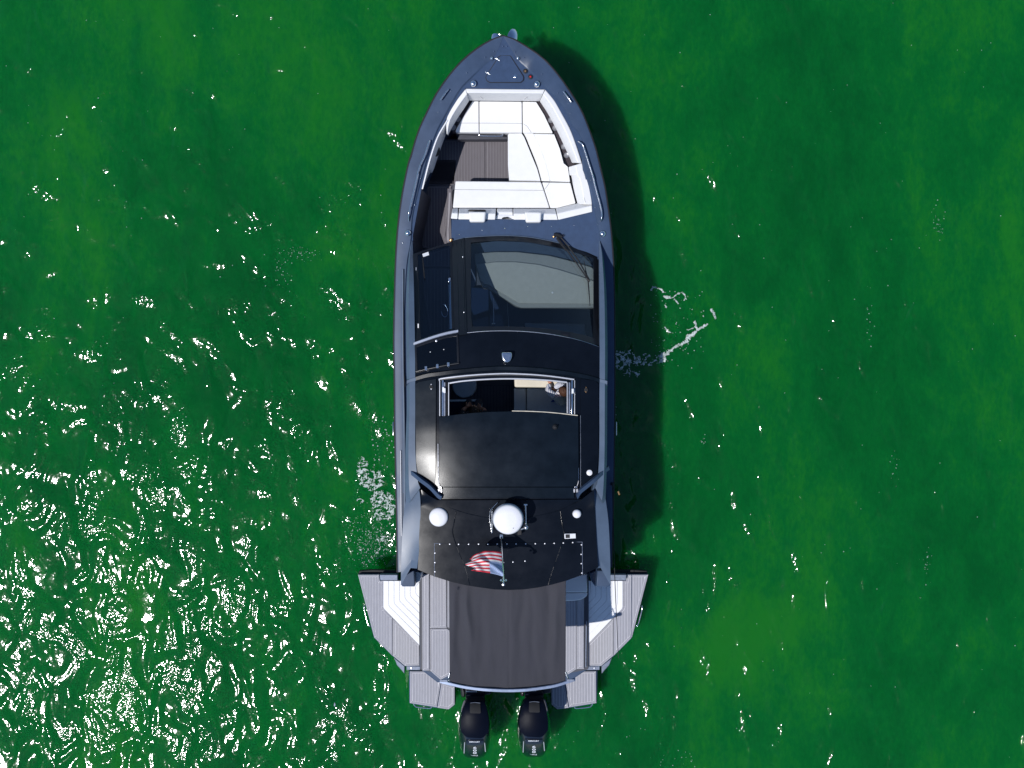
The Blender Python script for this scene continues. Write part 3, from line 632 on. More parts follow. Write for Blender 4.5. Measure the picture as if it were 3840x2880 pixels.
# central beam between door glass and windscreen
sheet('windscreen_beam', A2([(600, 745), (712, 718), (738, 1590)]) + A3([(740, 130), (670, 140)]) + A2([(628, 1570), (612, 1100)]), lambda x, y: windz(x, y) + 0.03, 0.07, 'frame', Y, (), 40, 0.008)
for pt in ((702, 892), (714, 1403)):
    x, y = A2([pt])[0]; link('metal_dot', lathe_mesh([(0, 0), (0.012, 0), (0.01, 0.005), (0, 0.007)], 10), 'brushed', ws, True, 50, P(x, y, windz(x, y) + 0.03))
tubes('beam_seam', [(rail(A2([(640, 750), (655, 1100), (668, 1570)]), lambda x, y: windz(x, y) + 0.032), 0.004), (rail(A2([(690, 745), (712, 1100), (722, 1590)]), lambda x, y: windz(x, y) + 0.032), 0.004)], 'blackpanel', ws)
x, y = A2([(594, 738)])[0]; lathe('deck_fitting', [(0, 0), (0.03, 0), (0.025, 0.04), (0, 0.05)], P(x, y, 1.7), 'brass', ws, 16)
# left door: hinged glass in a frame
dz = lambda x, y: lerp_tab([(900, 1.78), (950, 1.86), (1275, 2.74), (1300, 2.78)], y)
d_out = A2([(243, 868), (330, 835), (430, 803), (520, 776), (597, 757), (606, 760), (622, 1100), (632, 1570)]) + A3([(660, 95), (560, 112), (450, 140), (350, 172), (252, 212), (264, 120)]) + A2([(262, 1400), (250, 1100)])
d_in = A2([(285, 876), (350, 848), (430, 822), (520, 797), (583, 783), (588, 1000), (592, 1250), (600, 1560)]) + A3([(560, 100), (480, 118), (400, 144), (318, 178), (308, 80)]) + A2([(300, 1300), (290, 1050)])
door = sheet('door_frame', d_out, dz, 0.035, 'frame', Y, [d_in], 35, 0.004)
sheet('door_glass', inset(d_in, -2), lambda x, y: dz(x, y) - 0.01, 0.008, 'glassdark', door, (), 40)
slab('sticker', A2([(328, 866), (384, 846), (391, 876), (337, 894)]), 0, 0.004, 'gelwhite', door, zf=lambda x, y: dz(x, y) + 0.003)
tube('door_track', rail(A2([(588, 1120), (592, 1300), (598, 1560)]), lambda x, y: dz(x, y) - 0.05), 0.016, 'hull_light', door)
tube('door_track', rail(A2([(574, 1150), (578, 1300), (584, 1560)]), lambda x, y: dz(x, y) - 0.05), 0.006, 'brushed', door)
x, y = A2([(580, 1105)])[0]; slab('door_latch', [(x - 4, y - 8), (x + 5, y - 8), (x + 3, y + 6), (x - 5, y + 8)], dz(x, y) + 0.02, 0.03, 'chrome', door, 0.004)
x, y = A2([(291, 1530)])[0]; slab('door_handle', [(x - 2.5, y - 9), (x + 2.5, y - 9), (x + 2.5, y + 9), (x - 2.5, y + 9)], dz(x, y) + 0.02, 0.02, 'gelwhite', door, 0.005)
x, y = A2([(271, 1008)])[0]; slab('door_hinge', [(x - 1.5, y - 8), (x + 1.5, y - 8), (x + 1.5, y + 8), (x - 1.5, y + 8)], dz(x, y) + 0.01, 0.02, 'brushed', door, 0.003)
x0, y0 = 0, 0
tube('pull_ring', rail(A2([(518, 1330), (545, 1345), (562, 1390), (556, 1430), (538, 1446), (515, 1432), (503, 1395)]), 1.7, 40), 0.006, 'brushed', door)
def wiper(path_arms, blade, nm, dzf):
    t = tubes(nm, [([P(x, y, dzf(x, y) + h) for (x, y), h in zip(pp, hh)], r) for pp, hh, r in path_arms], 'rubber', Y, 6)
    b_ = tube('wiper_blade', rail(blade, lambda x, y: dzf(x, y) + 0.03, 16), 0.010, 'rubber', t, 6, rr=[0.004 + 0.007 * math.sin(math.pi * (i + .5) / 16) for i in range(16)])
    return t
wp = wiper([(A2([(1560, 695), (1640, 800), (1740, 935), (1850, 1095)]), (0.05, 0.07, 0.07, 0.05), 0.012), (A2([(1590, 695), (1670, 790), (1770, 930), (1865, 1100)]), (0.05, 0.07, 0.07, 0.05), 0.012),
            (A2([(1542, 688), (1580, 690), (1612, 712)]), (0.06, 0.06, 0.05), 0.032), (A2([(1570, 720), (1655, 830)]), (0.06, 0.06), 0.020), (A2([(1600, 700), (1625, 685), (1637, 695), (1625, 710)]), (0.04, 0.05, 0.05, 0.04), 0.005), (A2([(1845, 1095), (1872, 1120)]), (0.05, 0.05), 0.018)],
           A2([(1818, 930), (1835, 1020), (1855, 1110), (1865, 1220), (1873, 1345)]), 'wiper', windz)
lathe('wiper_pivot', [(0, 0), (0.02, 0), (0.016, 0.05), (0, 0.055)], P(*A2([(1540, 708)])[0], 1.72), 'brass', wp, 14)
wiper([(A2([(340, 975), (350, 1090)]), (0.03, 0.03), 0.008)], A2([(330, 898), (338, 960), (342, 1020), (345, 1075)]), 'door_wiper', dz)
# interior under the windscreen: dash and console
dash_top = A2([(818, 905), (1000, 880), (1180, 880), (1400, 905), (1600, 950), (1800, 1010), (2000, 1080), (2050, 1350), (1240, 1352), (1200, 1330), (940, 1170), (890, 1168), (860, 1110), (822, 962)])
slab('dash_lip', [(x, y) for x, y in A2([(812, 862), (1000, 846), (1200, 846), (1500, 880), (1700, 930), (1960, 1010), (2040, 1100), (2050, 1362), (1240, 1362), (1190, 1345), (930, 1180), (888, 1174), (856, 1114), (816, 962)])], 1.60, 0.3, 'dash2', Y, 0.012)
slab('dashboard', A2([(822, 962), (1000, 938), (1180, 937), (1400, 962), (1600, 1012), (1800, 1075), (2010, 1150), (2040, 1330), (1215, 1318), (1170, 1290), (935, 1150), (900, 1146), (866, 1108)]), 1.64, 0.06, 'dash', Y, 0.012)
x, y = A2([(1529, 1222)])[0]; lathe('dash_sensor', [(0, 0), (0.018, 0), (0.015, 0.012), (0, 0.014)], P(x, y, 1.64), 'gelwhite', Y, 16)
slab('under_dash_deck', A2([(770, 780), (1000, 745), (1400, 760), (1700, 830), (1930, 920), (1980, 1060), (1500, 930), (1100, 880), (812, 905), (820, 1150), (775, 1180)]), 1.52, 0.06, 'hull', Y)
slab('helm_console', A2([(948, 1190), (1130, 1300), (1240, 1370), (1930, 1370), (1930, 1700), (950, 1700)]), 1.25, 0.3, 'interior', Y, 0.02)
slab('helm_side_locker', A2([(778, 1172), (945, 1180), (945, 1560), (778, 1560)]), 1.0, 0.2, 'interior', Y, 0.02)
slab('console_seam', A2([(1108, 1300), (1113, 1302), (1130, 1560), (1125, 1560)]), 1.262, 0.02, 'intgrey', Y)
slab('console_seat', A2([(1270, 1500), (1830, 1510), (1840, 1660), (1290, 1650)]), 1.32, 0.1, 'intgrey', Y, 0.03)
tubes('chart_light', [([P(x, y, 1.6) for x, y in A2([(983, 1272), (986, 1400), (986, 1500)])], 0.009), ([P(x, y, 1.6) for x, y in A2([(970, 1508), (1000, 1508)])], 0.01)], 'brushed', Y)

# ------------------------------------------------------------------ cabin sides and shoulders
def shoulder(outer, inner, zo, zi, name='cabin_side'):
    n = 50
    o_ = rail(outer, zo, n); i_ = rail(inner, zi, n)
    mid = [a.lerp(b, 0.35) + Vector((0, 0, 0.05)) for a, b in zip(o_, i_)]
    foot = [Vector((v.x, v.y, 1.45)) for v in o_]; foot2 = [Vector((v.x, v.y, 1.45)) for v in i_]
    return loft(name, [foot, o_, mid, i_, [v - Vector((0, 0, 0.12)) for v in i_]], 'hull_light', Y, False, ang=22)
zo = [1.66, 1.85, 2.35, 2.72, 2.85, 2.86, 2.84, 2.80]
shoulder([(2250, 905), (2262, 960), (2274, 1100), (2278, 1300), (2277, 1500), (2276, 1700), (2272, 1850), (2268, 1900)],
         [(2247, 905), (2247, 965), (2248, 1100), (2249, 1300), (2248, 1500), (2247, 1700), (2240, 1810), (2232, 1830)], zo, [1.72, 1.88, 2.4, 2.80, 2.92, 2.94, 2.94, 2.93])
shoulder([(1542, 905), (1533, 960), (1524, 1100), (1524, 1300), (1526, 1500), (1520, 1700), (1520, 1850), (1524, 1900)],
         [(1547, 905), (1549, 965), (1552, 1100), (1556, 1300), (1557, 1500), (1558, 1700), (1568, 1810), (1576, 1830)], zo, [1.72, 1.88, 2.4, 2.80, 2.92, 2.94, 2.94, 2.93])
# dark side windows in the cabin sides
for sx, xo in ((1, 2277), (-1, 1523)):
    v0, v1 = P(xo - 2 * sx, 1120, 2.86), P(xo - 3 * sx, 1650, 2.86)
    vs = [Vector((v0.x + sx * 0.004, v0.y, 1.75)), Vector((v0.x + sx * 0.004, v0.y, 2.35)), Vector((v1.x + sx * 0.004, v1.y, 2.65)), Vector((v1.x + sx * 0.004, v1.y, 1.75))]
    vs2 = [v + Vector((sx * 0.012, 0, 0)) for v in vs]
    link('side_window', mesh_of(vs + vs2, [(0, 1, 2, 3), (7, 6, 5, 4), (0, 4, 5, 1), (1, 5, 6, 2), (2, 6, 7, 3), (3, 7, 4, 0)]), 'frame', Y, False)
# aft pillars (grey legs that carry the roof down to the stern)
def pillar(s):
    f = (lambda p: p) if s < 0 else (lambda p: [(x if False else 2 * 1896.5 - x, y) for x, y in p])
    o1 = f([(1522, 1780), (1524, 1850), (1512, 1950), (1506, 2060), (1504, 2150), (1503, 2196)])
    o2 = f([(1533, 1770), (1545, 1830), (1548, 1900), (1546, 2000), (1543, 2080), (1540, 2130)])
    o3 = f([(1560, 1790), (1574, 1850), (1577, 1920), (1575, 2000), (1570, 2080), (1564, 2132)])
    z1 = [2.78, 2.82, 2.83, 2.80, 2.75, 2.70]; z2 = [2.82, 2.86, 2.88, 2.86, 2.82, 2.78]; z3 = [2.9, 2.92, 2.92, 2.9, 2.88, 2.84]
    a = rail(o1, z1, 30); b = rail(o2, z2, 30); c = rail(o3, z3, 30)
    foot = [Vector((v.x, v.y, 0.9)) for v in a]
    ins = [v - Vector((0, 0, 0.25)) for v in c]
    foot3 = [Vector((v.x + (0.02 if s < 0 else -0.02), v.y, 0.9)) for v in a]
    p_ = loft('roof_pillar', [foot, a, b, c, ins, [v.lerp(u, 0.15) for v, u in zip(ins, foot3)]], 'hull_light', Y, True, ang=20)
    # foot block
    g = f([(1503, 2140), (1553, 2140), (1556, 2200), (1508, 2200), (1503, 2190)])
    slab('pillar_foot', g, 1.75, 0.95, 'hull', Y, 0.015)
    g = f([(1555, 2138), (1580, 2150), (1575, 2180), (1562, 2198), (1556, 2198)])
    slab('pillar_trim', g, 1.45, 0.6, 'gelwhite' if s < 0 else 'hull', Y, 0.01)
pillar(-1); pillar(1)
# ------------------------------------------------------------------ hardtop
roof_front = A3([(262, 216)]) + rear[1:]
xl, xr = 1556, 2248
fr_out = A3([(262, 216), (350, 176), (450, 143), (560, 115), (664, 96), (740, 118), (900, 106), (1100, 102), (1300, 110), (1500, 132), (1700, 170), (1850, 212), (1965, 254), (1963, 540), (1958, 900), (1956, 1200), (1945, 1400), (1930, 1470), (1790, 1580), (1780, 1640), (1740, 1650), (480, 1650), (455, 1595), (300, 1490), (272, 1300), (265, 900), (262, 560)])
hatch_hole = A3([(262, 245), (350, 212), (450, 180), (560, 152), (655, 135), (662, 398), (560, 418), (460, 440), (360, 460), (272, 482)])
roof_hole = A3([(575, 590), (700, 568), (900, 552), (1100, 545), (1300, 550), (1500, 562), (1660, 578), (1662, 930), (575, 930)])
ht_top = sheet('hardtop', fr_out, roofz, 0.10, 'black', Y, [roof_hole, hatch_hole], 32, 0.012)
# brow ridge across the roof
def strip(name, line, w_, h, m, parent, z=roofz, ends=None, n=60):
    a = rail(line, lambda x, y: z(x, y) - 0.01, n)
    up = Vector((0, 0, h)); out = []
    for off, hh in ((-w_, 0), (-w_ * 0.6, h), (w_ * 0.5, h * 0.9), (w_, 0)):
        out.append([v + Vector((0, -off, hh)) for v in a])
    return loft(name, out, m, parent, True, ang=40)
brow = A3([(262, 545), (370, 515), (480, 500), (650, 478), (900, 455), (1100, 447), (1350, 458), (1550, 478), (1750, 508), (1880, 535), (1962, 560)])
strip('roof_brow', brow, 0.05, 0.035, 'blackpanel', ht_top)
for pts in (A3([(188, 575), (225, 558), (270, 546)]), A3([(1955, 560), (1995, 568), (2030, 578)])):
    strip('brow_end', pts, 0.045, 0.06, 'hull_light', ht_top, n=10, z=lambda x, y: 2.86)
# opening hatch with tinted pane
hatch = sheet('roof_hatch', inset(hatch_hole, -2), lambda x, y: roofz(x, y) + 0.02, 0.03, 'frame', Y, [inset(hatch_hole, 5)], 30, 0.004)
sheet('hatch_pane', inset(hatch_hole, 4), lambda x, y: roofz(x, y) + 0.015, 0.01, 'glasshatch', hatch, (), 40)
strip('hatch_lip', A3([(250, 222), (350, 187), (450, 153), (560, 123), (660, 104)]), 0.032, 0.05, 'greymetal', hatch)
tube('hatch_hinge_bar', rail(A3([(270, 475), (360, 455), (460, 435), (560, 415), (668, 398)]), lambda x, y: roofz(x, y) + 0.035), 0.014, 'frame', hatch)
for pt in ((362, 445), (467, 425), (568, 409)):
    x, y = A3([pt])[0]; slab('hatch_hinge', [(x - 5, y - 7), (x + 4, y - 8), (x + 5, y + 7), (x - 4, y + 8)], roofz(x, y) + 0.062, 0.03, 'chrome', hatch, 0.004)
for pt, r_, mm in (((458, 192), 0.020, 'brushed'), ((402, 295), 0.008, 'gelwhite'), ((526, 272), 0.008, 'gelwhite')):
    x, y = A3([pt])[0]; lathe('hatch_knob', [(0, 0), (r_, 0), (r_ * .8, r_ * .5), (0, r_ * .6)], P(x, y, roofz(x, y) + 0.02), mm, hatch, 14)
# search light
sp_ = A3([(1058, 297), (1153, 297), (1156, 320), (1153, 350), (1140, 378), (1115, 393), (1090, 390), (1068, 370), (1060, 340)])
o = slab('search_light', sp_, roofz(1900, 1338) + 0.11, 0.08, 'chrome', Y, 0.022, 4)
slab('light_stem', inset(sp_, 12), roofz(1900, 1338) + 0.04, 0.08, 'rubber', o)
# sunroof surround
arc = A3([(488, 560), (492, 543), (640, 522), (800, 507), (950, 498), (1100, 494), (1250, 498), (1400, 507), (1560, 524), (1728, 548)])
su = tube('sunroof_trim', rail(arc, lambda x, y: roofz(x, y) + 0.022, 70), 0.013, 'silver', Y, 8)
arc2_ = A3([(572, 583), (700, 563), (900, 547), (1100, 541), (1300, 545), (1500, 557), (1660, 574)])
tube('sunroof_inner_trim', rail(arc2_, lambda x, y: roofz(x, y) + 0.004, 60), 0.014, 'silver', su, 8)
strip('sunroof_seal', A3([(500, 552), (650, 535), (800, 523), (1100, 512), (1400, 523), (1560, 538), (1720, 560)]), 0.03, 0.012, 'frame', su)
for nm, x, hw, h, mm in (('sunroof_rail', 489, 4, 0.03, 'silver'), ('sunroof_rail', 517, 8, 0.045, 'chrome'), ('sunroof_rail', 534, 6, 0.03, 'greymetal'), ('sunroof_rail', 547, 4, 0.02, 'rubber'), ('sunroof_rail', 571, 4, 0.03, 'silver'),
                       ('sunroof_rail', 1665, 4, 0.03, 'silver'), ('sunroof_rail', 1685, 7, 0.03, 'greymetal'), ('sunroof_rail', 1709, 8, 0.045, 'chrome'), ('sunroof_rail', 1733, 3.5, 0.03, 'silver')):
    y0 = 575 if 520 < x < 1700 else 555
    slab(nm, A3([(x - hw, y0), (x + hw, y0), (x + hw, 885), (x - hw, 885)]), 0, 0.04, mm, su, 0.003, zf=lambda px, py, h=h: roofz(px, py) + h)
for pt in ((521, 640), (534, 650), (1716, 655)):
    x, y = A3([pt])[0]; slab('rail_roller', [(x - 3.5, y - 9), (x + 3.5, y - 9), (x + 3.5, y + 9), (x - 3.5, y + 9)], roofz(x, y) + 0.07, 0.05, 'gelwhite', su, 0.004)
slab('sunroof_gutter', A3([(560, 585), (575, 585), (575, 900), (560, 900)]), 0, 0.03, 'frame', su, zf=lambda x, y: roofz(x, y) - 0.01)
# sliding panel
pan = A3([(484, 905), (495, 895), (640, 873), (800, 857), (960, 847), (1130, 843), (1300, 846), (1450, 852), (1600, 866), (1765, 887), (1768, 1350), (1766, 1480), (1740, 1537), (515, 1537), (484, 1495)])
pn = sheet('sunroof_panel', pan, lambda x, y: roofz(x, y) + 0.055, 0.035, 'blackpanel', Y, (), 32, 0.008)
pedge = A3([(1155, 838), (1300, 841), (1450, 848), (1600, 861), (1760, 880)])
tube('panel_edge_trim', rail(pedge, lambda x, y: roofz(x, y) + 0.045, 40), 0.008, 'cream', pn, 6)
sheet('roof_rear_panel', A3([(520, 1543), (1728, 1543), (1728, 1640), (520, 1636)]), lambda x, y: roofz(x, y) + 0.045, 0.04, 'blackpanel', Y, (), 32, 0.006)
sheet('roof_side_panel', A3([(268, 590), (300, 570), (455, 543), (448, 1590), (400, 1565), (305, 1490), (285, 1400), (271, 1300), (268, 900)]), lambda x, y: roofz(x, y) + 0.025 - 0.05 * max(0.0, (y - 1640) / 220) ** 2 * max(0.0, (1700 - x) / 110), 0.03, 'sidepanel', Y, (), 22, 0.008)
sheet('roof_side_panel', A3([(1787, 543), (1920, 560), (1953, 590), (1953, 1000), (1950, 1250), (1940, 1400), (1925, 1465), (1792, 1570)]), lambda x, y: roofz(x, y) + 0.02, 0.03, 'black', Y, (), 22, 0.008)
tube('panel_track', rail(A3([(474, 1140), (475, 1360)]), lambda x, y: roofz(x, y) + 0.03), 0.009, 'silver', pn, 6)
tube('panel_track', rail(A3([(476, 1370), (478, 1480), (488, 1540)]), lambda x, y: roofz(x, y) + 0.03), 0.006, 'silver', pn, 6)
tube('panel_track', rail(A3([(1768, 1360), (1767, 1480), (1755, 1530)]), lambda x, y: roofz(x, y) + 0.03), 0.007, 'silver', pn, 6)
tube('panel_track', rail(A3([(1786, 880), (1788, 1200), (1787, 1570)]), lambda x, y: roofz(x, y) + 0.03), 0.0025, 'greymetal', pn, 6)
for x in (480, 504, 1730, 1756):
    slab('roller_bracket', A3([(x - 7, 1556), (x + 7, 1556), (x + 7, 1590), (x - 7, 1590)]), 0, 0.03, 'silver', pn, 0.003, zf=lambda a, b: roofz(a, b) + 0.06)
for pt in ((493, 1545), (1745, 1540)):
    slab('roller_hub', A3([(pt[0] - 14, pt[1] - 8), (pt[0] + 14, pt[1] - 8), (pt[0] + 14, pt[1] + 8), (pt[0] - 14, pt[1] + 8)]), 0, 0.03, 'brushed', pn, 0.005, zf=lambda a, b: roofz(a, b) + 0.05)
for pt in ((410, 616), (1838, 643)):
    q = A3([(pt[0], pt[1] - 30), (pt[0] + 17, pt[1]), (pt[0], pt[1] + 30), (pt[0] - 17, pt[1])])
    pd = slab('pad_eye', q, 0, 0.012, 'brass' if pt[0] > 1000 else 'silver', Y, 0.002, zf=lambda a, b: roofz(a, b) + 0.03)
    x, y = A3([pt])[0]; lathe('pad_eye_ring', [(0, 0), (0.03, 0), (0.028, 0.012), (0.016, 0.014), (0.01, 0.004), (0, 0.004)], P(x, y, roofz(x, y) + 0.03), 'rubber', pd, 16)
x, y = A3([(1552, 985)])[0]
ln = lathe('roof_light', [(0, 0), (0.042, 0), (0.044, 0.015), (0.03, 0.04), (0.014, 0.05), (0.012, 0.11), (0, 0.115)], P(x, y, roofz(x, y) + 0.055), 'rubber', Y, 20)
tube('light_bracket', [P(x + 1, y + 6, roofz(x, y) + 0.10), P(x + 5, y + 16, roofz(x, y) + 0.09)], 0.012, 'brass', ln)
# --- aft roof
wing_l = A3([(172, 1392), (230, 1430), (310, 1495), (395, 1560), (470, 1640), (500, 1655)])
wing_r = A3([(2056, 1378), (1990, 1430), (1925, 1490), (1850, 1550), (1790, 1600), (1760, 1650)])
for wl in (wing_l, wing_r):
    n = 24; a = rail(wl, [2.78, 2.92, 3.02, 3.05, 3.06, 3.06], n); s = 1 if wl is wing_l else -1
    loft('roof_fin', [[v + Vector((-0.0 * s, 0.0, 0.02)) for v in a], [v + Vector((0.02 * s, 0.055, 0.05)) for v in a], [v + Vector((0.03 * s, 0.07, -0.05)) for v in a], [v + Vector((0.0, 0.0, -0.10)) for v in a]], 'black' if False else 'hull', Y, True)
aft = A4([(318, 90), (400, 150), (465, 186), (1120, 186), (1795, 180), (1860, 130), (1912, 90), (1920, 250), (1932, 500), (1950, 806), (1800, 876), (1650, 930), (1520, 965), (1400, 990), (1270, 1008), (1130, 1014), (990, 1008), (860, 990), (730, 970), (600, 940), (440, 890), (288, 826), (300, 500), (312, 250)])
az = lambda x, y: roofz(x, y) + 0.55 * camber(x) - 0.045 * min(1, max(0, (y - 1868) / 12))
ar_ = sheet('aft_roof', aft, az, 0.07, 'black', Y, (), 32, 0.010)
pp_ = A4([(440, 585), (1802, 571), (1806, 872), (1650, 928), (1520, 962), (1400, 986), (1270, 1003), (1130, 1009), (990, 1003), (860, 985), (730, 965), (600, 936), (440, 886)])
ap = sheet('aft_roof_panel', pp_, lambda x, y: az(x, y) + 0.006, 0.02, 'black', ar_, (), 32, 0.0)
tubes('panel_edge', [(rail(A4([(440, 888), (440, 585)]), lambda x, y: az(x, y) + 0.008, 20, False), 0.0035), (rail(A4([(440, 585), (1802, 571)]), lambda x, y: az(x, y) + 0.008, 50, False), 0.0035), (rail(A4([(1802, 571), (1806, 872)]), lambda x, y: az(x, y) + 0.008, 20, False), 0.004)], 'greymetal', ar_, 6)
scr = lathe_mesh([(0, 0), (0.0125, 0), (0.010, 0.005), (0, 0.007)], 10, 'roof_screw')
for pt in [(490, 592), (582, 591), (664, 592), (756, 592), (848, 591), (934, 592), (1019, 590), (1109, 590), (1193, 589), (1282, 588), (1371, 587), (1458, 586), (1545, 583), (1629, 580), (1716, 576),
           (1796, 597), (1794, 685), (1795, 770), (1800, 857), (446, 673), (446, 761), (446, 845), (1077, 760), (1165, 756), (1276, 747)]:
    x, y = A4([pt])[0]; link('roof_screw', scr, 'silver', ap, True, 50, P(x, y, az(x, y) + 0.006))
# crease ridges moulded in the aft roof
for ln_ in (A4([(640, 290), (620, 400), (608, 490), (660, 650), (720, 800), (768, 968)]), A4([(1600, 290), (1620, 420), (1636, 500), (1590, 660), (1540, 800), (1488, 965)])):
    tube('roof_crease', rail(ln_, lambda x, y: az(x, y) + 0.002, 40), 0.008, 'black', ar_, 6)
tube('roof_crease', rail(A4([(465, 190), (600, 260), (750, 310), (950, 350), (1120, 362), (1330, 340), (1560, 290), (1700, 230), (1795, 184)]), lambda x, y: az(x, y) - 0.001, 60), 0.007, 'black', ar_, 6)
# radome on its frame
x, y = A4([(1120, 352)])[0]; rz = az(x, y)
RH = rz + 0.30
pole_b = P(x, y, rz)
rd = lathe('radome', [(0, 0), (0.17, 0.0), (0.215, 0.02), (0.232, 0.06), (0.236, 0.11), (0.232, 0.15), (0.222, 0.180), (0.20, 0.196), (0.12, 0.205), (0, 0.208)], P(x, y, RH), 'dome', Y, 64)
tube('radome_band', [Vector((rd.location.x + 0.238 * math.cos(a * math.pi / 24), rd.location.y + 0.238 * math.sin(a * math.pi / 24), RH + 0.085)) for a in range(49)], 0.006, 'greymetal', Y)
lathe('radome_foot', [(0, 0), (0.13, 0), (0.11, 0.05), (0.08, 0.1), (0.08, 0.29), (0, 0.30)], P(x, y, rz), 'frame', Y, 24)
slab('radome_mark', [(x + 17, y + 37), (x + 21, y + 36), (x + 22, y + 38), (x + 18, y + 39)], RH + 0.205, 0.012, 'rubber', Y)
def roof_dome(pt, r_, h, nm, lab=None):
    x, y = pt; return lathe(nm, [(0, 0), (r_ * .96, 0.0), (r_, 0.02), (r_ * .98, h * .5), (r_ * .86, h * .8), (r_ * .55, h * .96), (0, h)], P(x, y, az(x, y)), 'dome', Y, 40)
tvd = roof_dome(A4([(480, 340)])[0], 0.152, 0.085, 'satellite_dome')
x, y = A4([(481, 328)])[0]; zt = az(x, y) + 0.092
slab('dome_mark', [(x - 2, y + 2), (x, y - 7), (x + 3, y - 1), (x + 1, y + 7)], zt, 0.01, 'greymetal', tvd)
roof_dome(A4([(1752, 309)])[0], 0.070, 0.09, 'gps_dome')
x, y = A3([(1868, 1407)])[0]; lathe('vent_cap', [(0, 0), (0.046, 0), (0.046, 0.02), (0.03, 0.03), (0, 0.032)], P(x, y, roofz(x, y) + 0.02), 'dome', Y, 28)
# tube hoop left of the radome, lamp and horn at right
hz_ = rz + 0.25
tubes('radome_hoop', [([P(*A4([p])[0], hz_) for p in ((972, 285), (972, 380), (970, 488))], 0.009), ([P(*A4([p])[0], rz + 0.1) for p in ((1023, 208), (957, 278), (948, 350), (962, 450), (968, 488))], 0.006)], 'chrome', Y)
hs = tubes('horn', [([P(*A4([p])[0], rz + 0.22) for p in ((1280, 228), (1282, 330), (1284, 420))], 0.012), ([P(*A4([p])[0], rz + 0.22) for p in ((1265, 228), (1296, 228))], 0.014)], 'chrome', Y)
x, y = A4([(1284, 436)])[0]; lathe('anchor_light', [(0, -0.1), (0.03, -0.1), (0.042, -0.02), (0.040, 0.02), (0.025, 0.04), (0, 0.045)], P(x, y, rz + 0.28), 'brushed', Y, 24)
tube('light_arm', [P(*A4([p])[0], rz + 0.24) for p in ((1235, 455), (1262, 446), (1280, 437))], 0.015, 'brushed', Y)
slab('arm_block', A4([(1205, 455), (1245, 455), (1245, 508), (1205, 508)]), rz + 0.12, 0.1, 'rubber', Y, 0.01)
# flag staff leaning aft
st0 = P(*A4([(1056, 505)])[0], rz + 0.20); st1 = P(*A4([(1077, 905)])[0], rz + 0.98); st2 = P(*A4([(1077, 960)])[0], rz + 1.04)
stf = tube('flag_staff', [st0, st0.lerp(st1, 0.33), st0.lerp(st1, 0.66), st1, st2], 0.014, 'chrome', Y, 10)
slab('staff_socket', A4([(1042, 500), (1072, 500), (1072, 540), (1042, 540)]), rz + 0.25, 0.12, 'chrome', Y, 0.008)
lathe('staff_light', [(0, -0.03), (0.02, -0.03), (0.022, 0.0), (0.02, 0.04), (0, 0.045)], st2, 'brushed', stf, 16)
for sx in (-1, 1):
    lathe('staff_bulb', [(0, -0.02), (0.016, -0.012), (0.02, 0.0), (0.016, 0.012), (0, 0.02)], st1 + Vector((0.035 * sx, -0.03, 0)), 'chrome', stf, 14)
# small white camera box
q = A4([(1638, 497), (1742, 493), (1744, 538), (1640, 543)])
cb = slab('camera_box', q, 0, 0.05, 'gelwhite', Y, 0.006, zf=lambda a, b: az(a, b) + 0.05)
slab('box_window', A4([(1648, 502), (1688, 501), (1689, 535), (1649, 536)]), 0, 0.01, 'rubber', cb, 0.002, zf=lambda a, b: az(a, b) + 0.054)

# ------------------------------------------------------------------ interior seen through the sunroof
planks([(1700, 1440), (1925, 1440), (1925, 1700), (1700, 1700)], FZ, Y, 'darklocker', 'interior', bw=6, sp=12, gap=1.3)
x, y = I1([(428, 265)])[0]; lathe('pedestal_seat', [(0, 0), (0.05, 0), (0.05, 0.4), (0.20, 0.42), (0.215, 0.46), (0.20, 0.50), (0, 0.51)], P(x, y, FZ + 0.1), 'shadeseat', Y, 40)
hs_ = I1([(60, 480), (600, 478), (640, 485), (662, 510), (670, 560), (665, 700), (640, 900), (60, 900)])
hb = slab('helm_seat', hs_, 1.62, 0.35, 'shadeseat', Y, 0.03, 4)
slab('helm_seat_inset', I1([(60, 505), (600, 503), (630, 510), (648, 540), (652, 700), (630, 890), (60, 890)]), 1.60 + 0.03, 0.05, 'interior', hb, 0.01)
slab('sofa_backrest', I1([(1160, 120), (1680, 120), (1990, 140), (1990, 300), (1650, 295), (1165, 290)]), 1.88, 0.5, 'cream', Y, 0.03, 4)
so_ = cushion('sofa_seat', I1([(1152, 302), (1340, 302), (1342, 900), (1152, 900)]), 1.66, 0.16, 'shadeseat', 0.02)
cushion('sofa_seat', I1([(1344, 300), (2080, 300), (2080, 900), (1346, 900)]), 1.66, 0.16, 'shadeseat', 0.02)
slab('sofa_base', I1([(1160, 130), (2080, 130), (2080, 1100), (1160, 1100)]), 1.44, 0.5, 'darklocker', Y)
slab('sofa_side', I1([(1990, 130), (2100, 130), (2100, 1100), (1990, 1100)]), 1.78, 0.5, 'cream', Y, 0.03, 4)

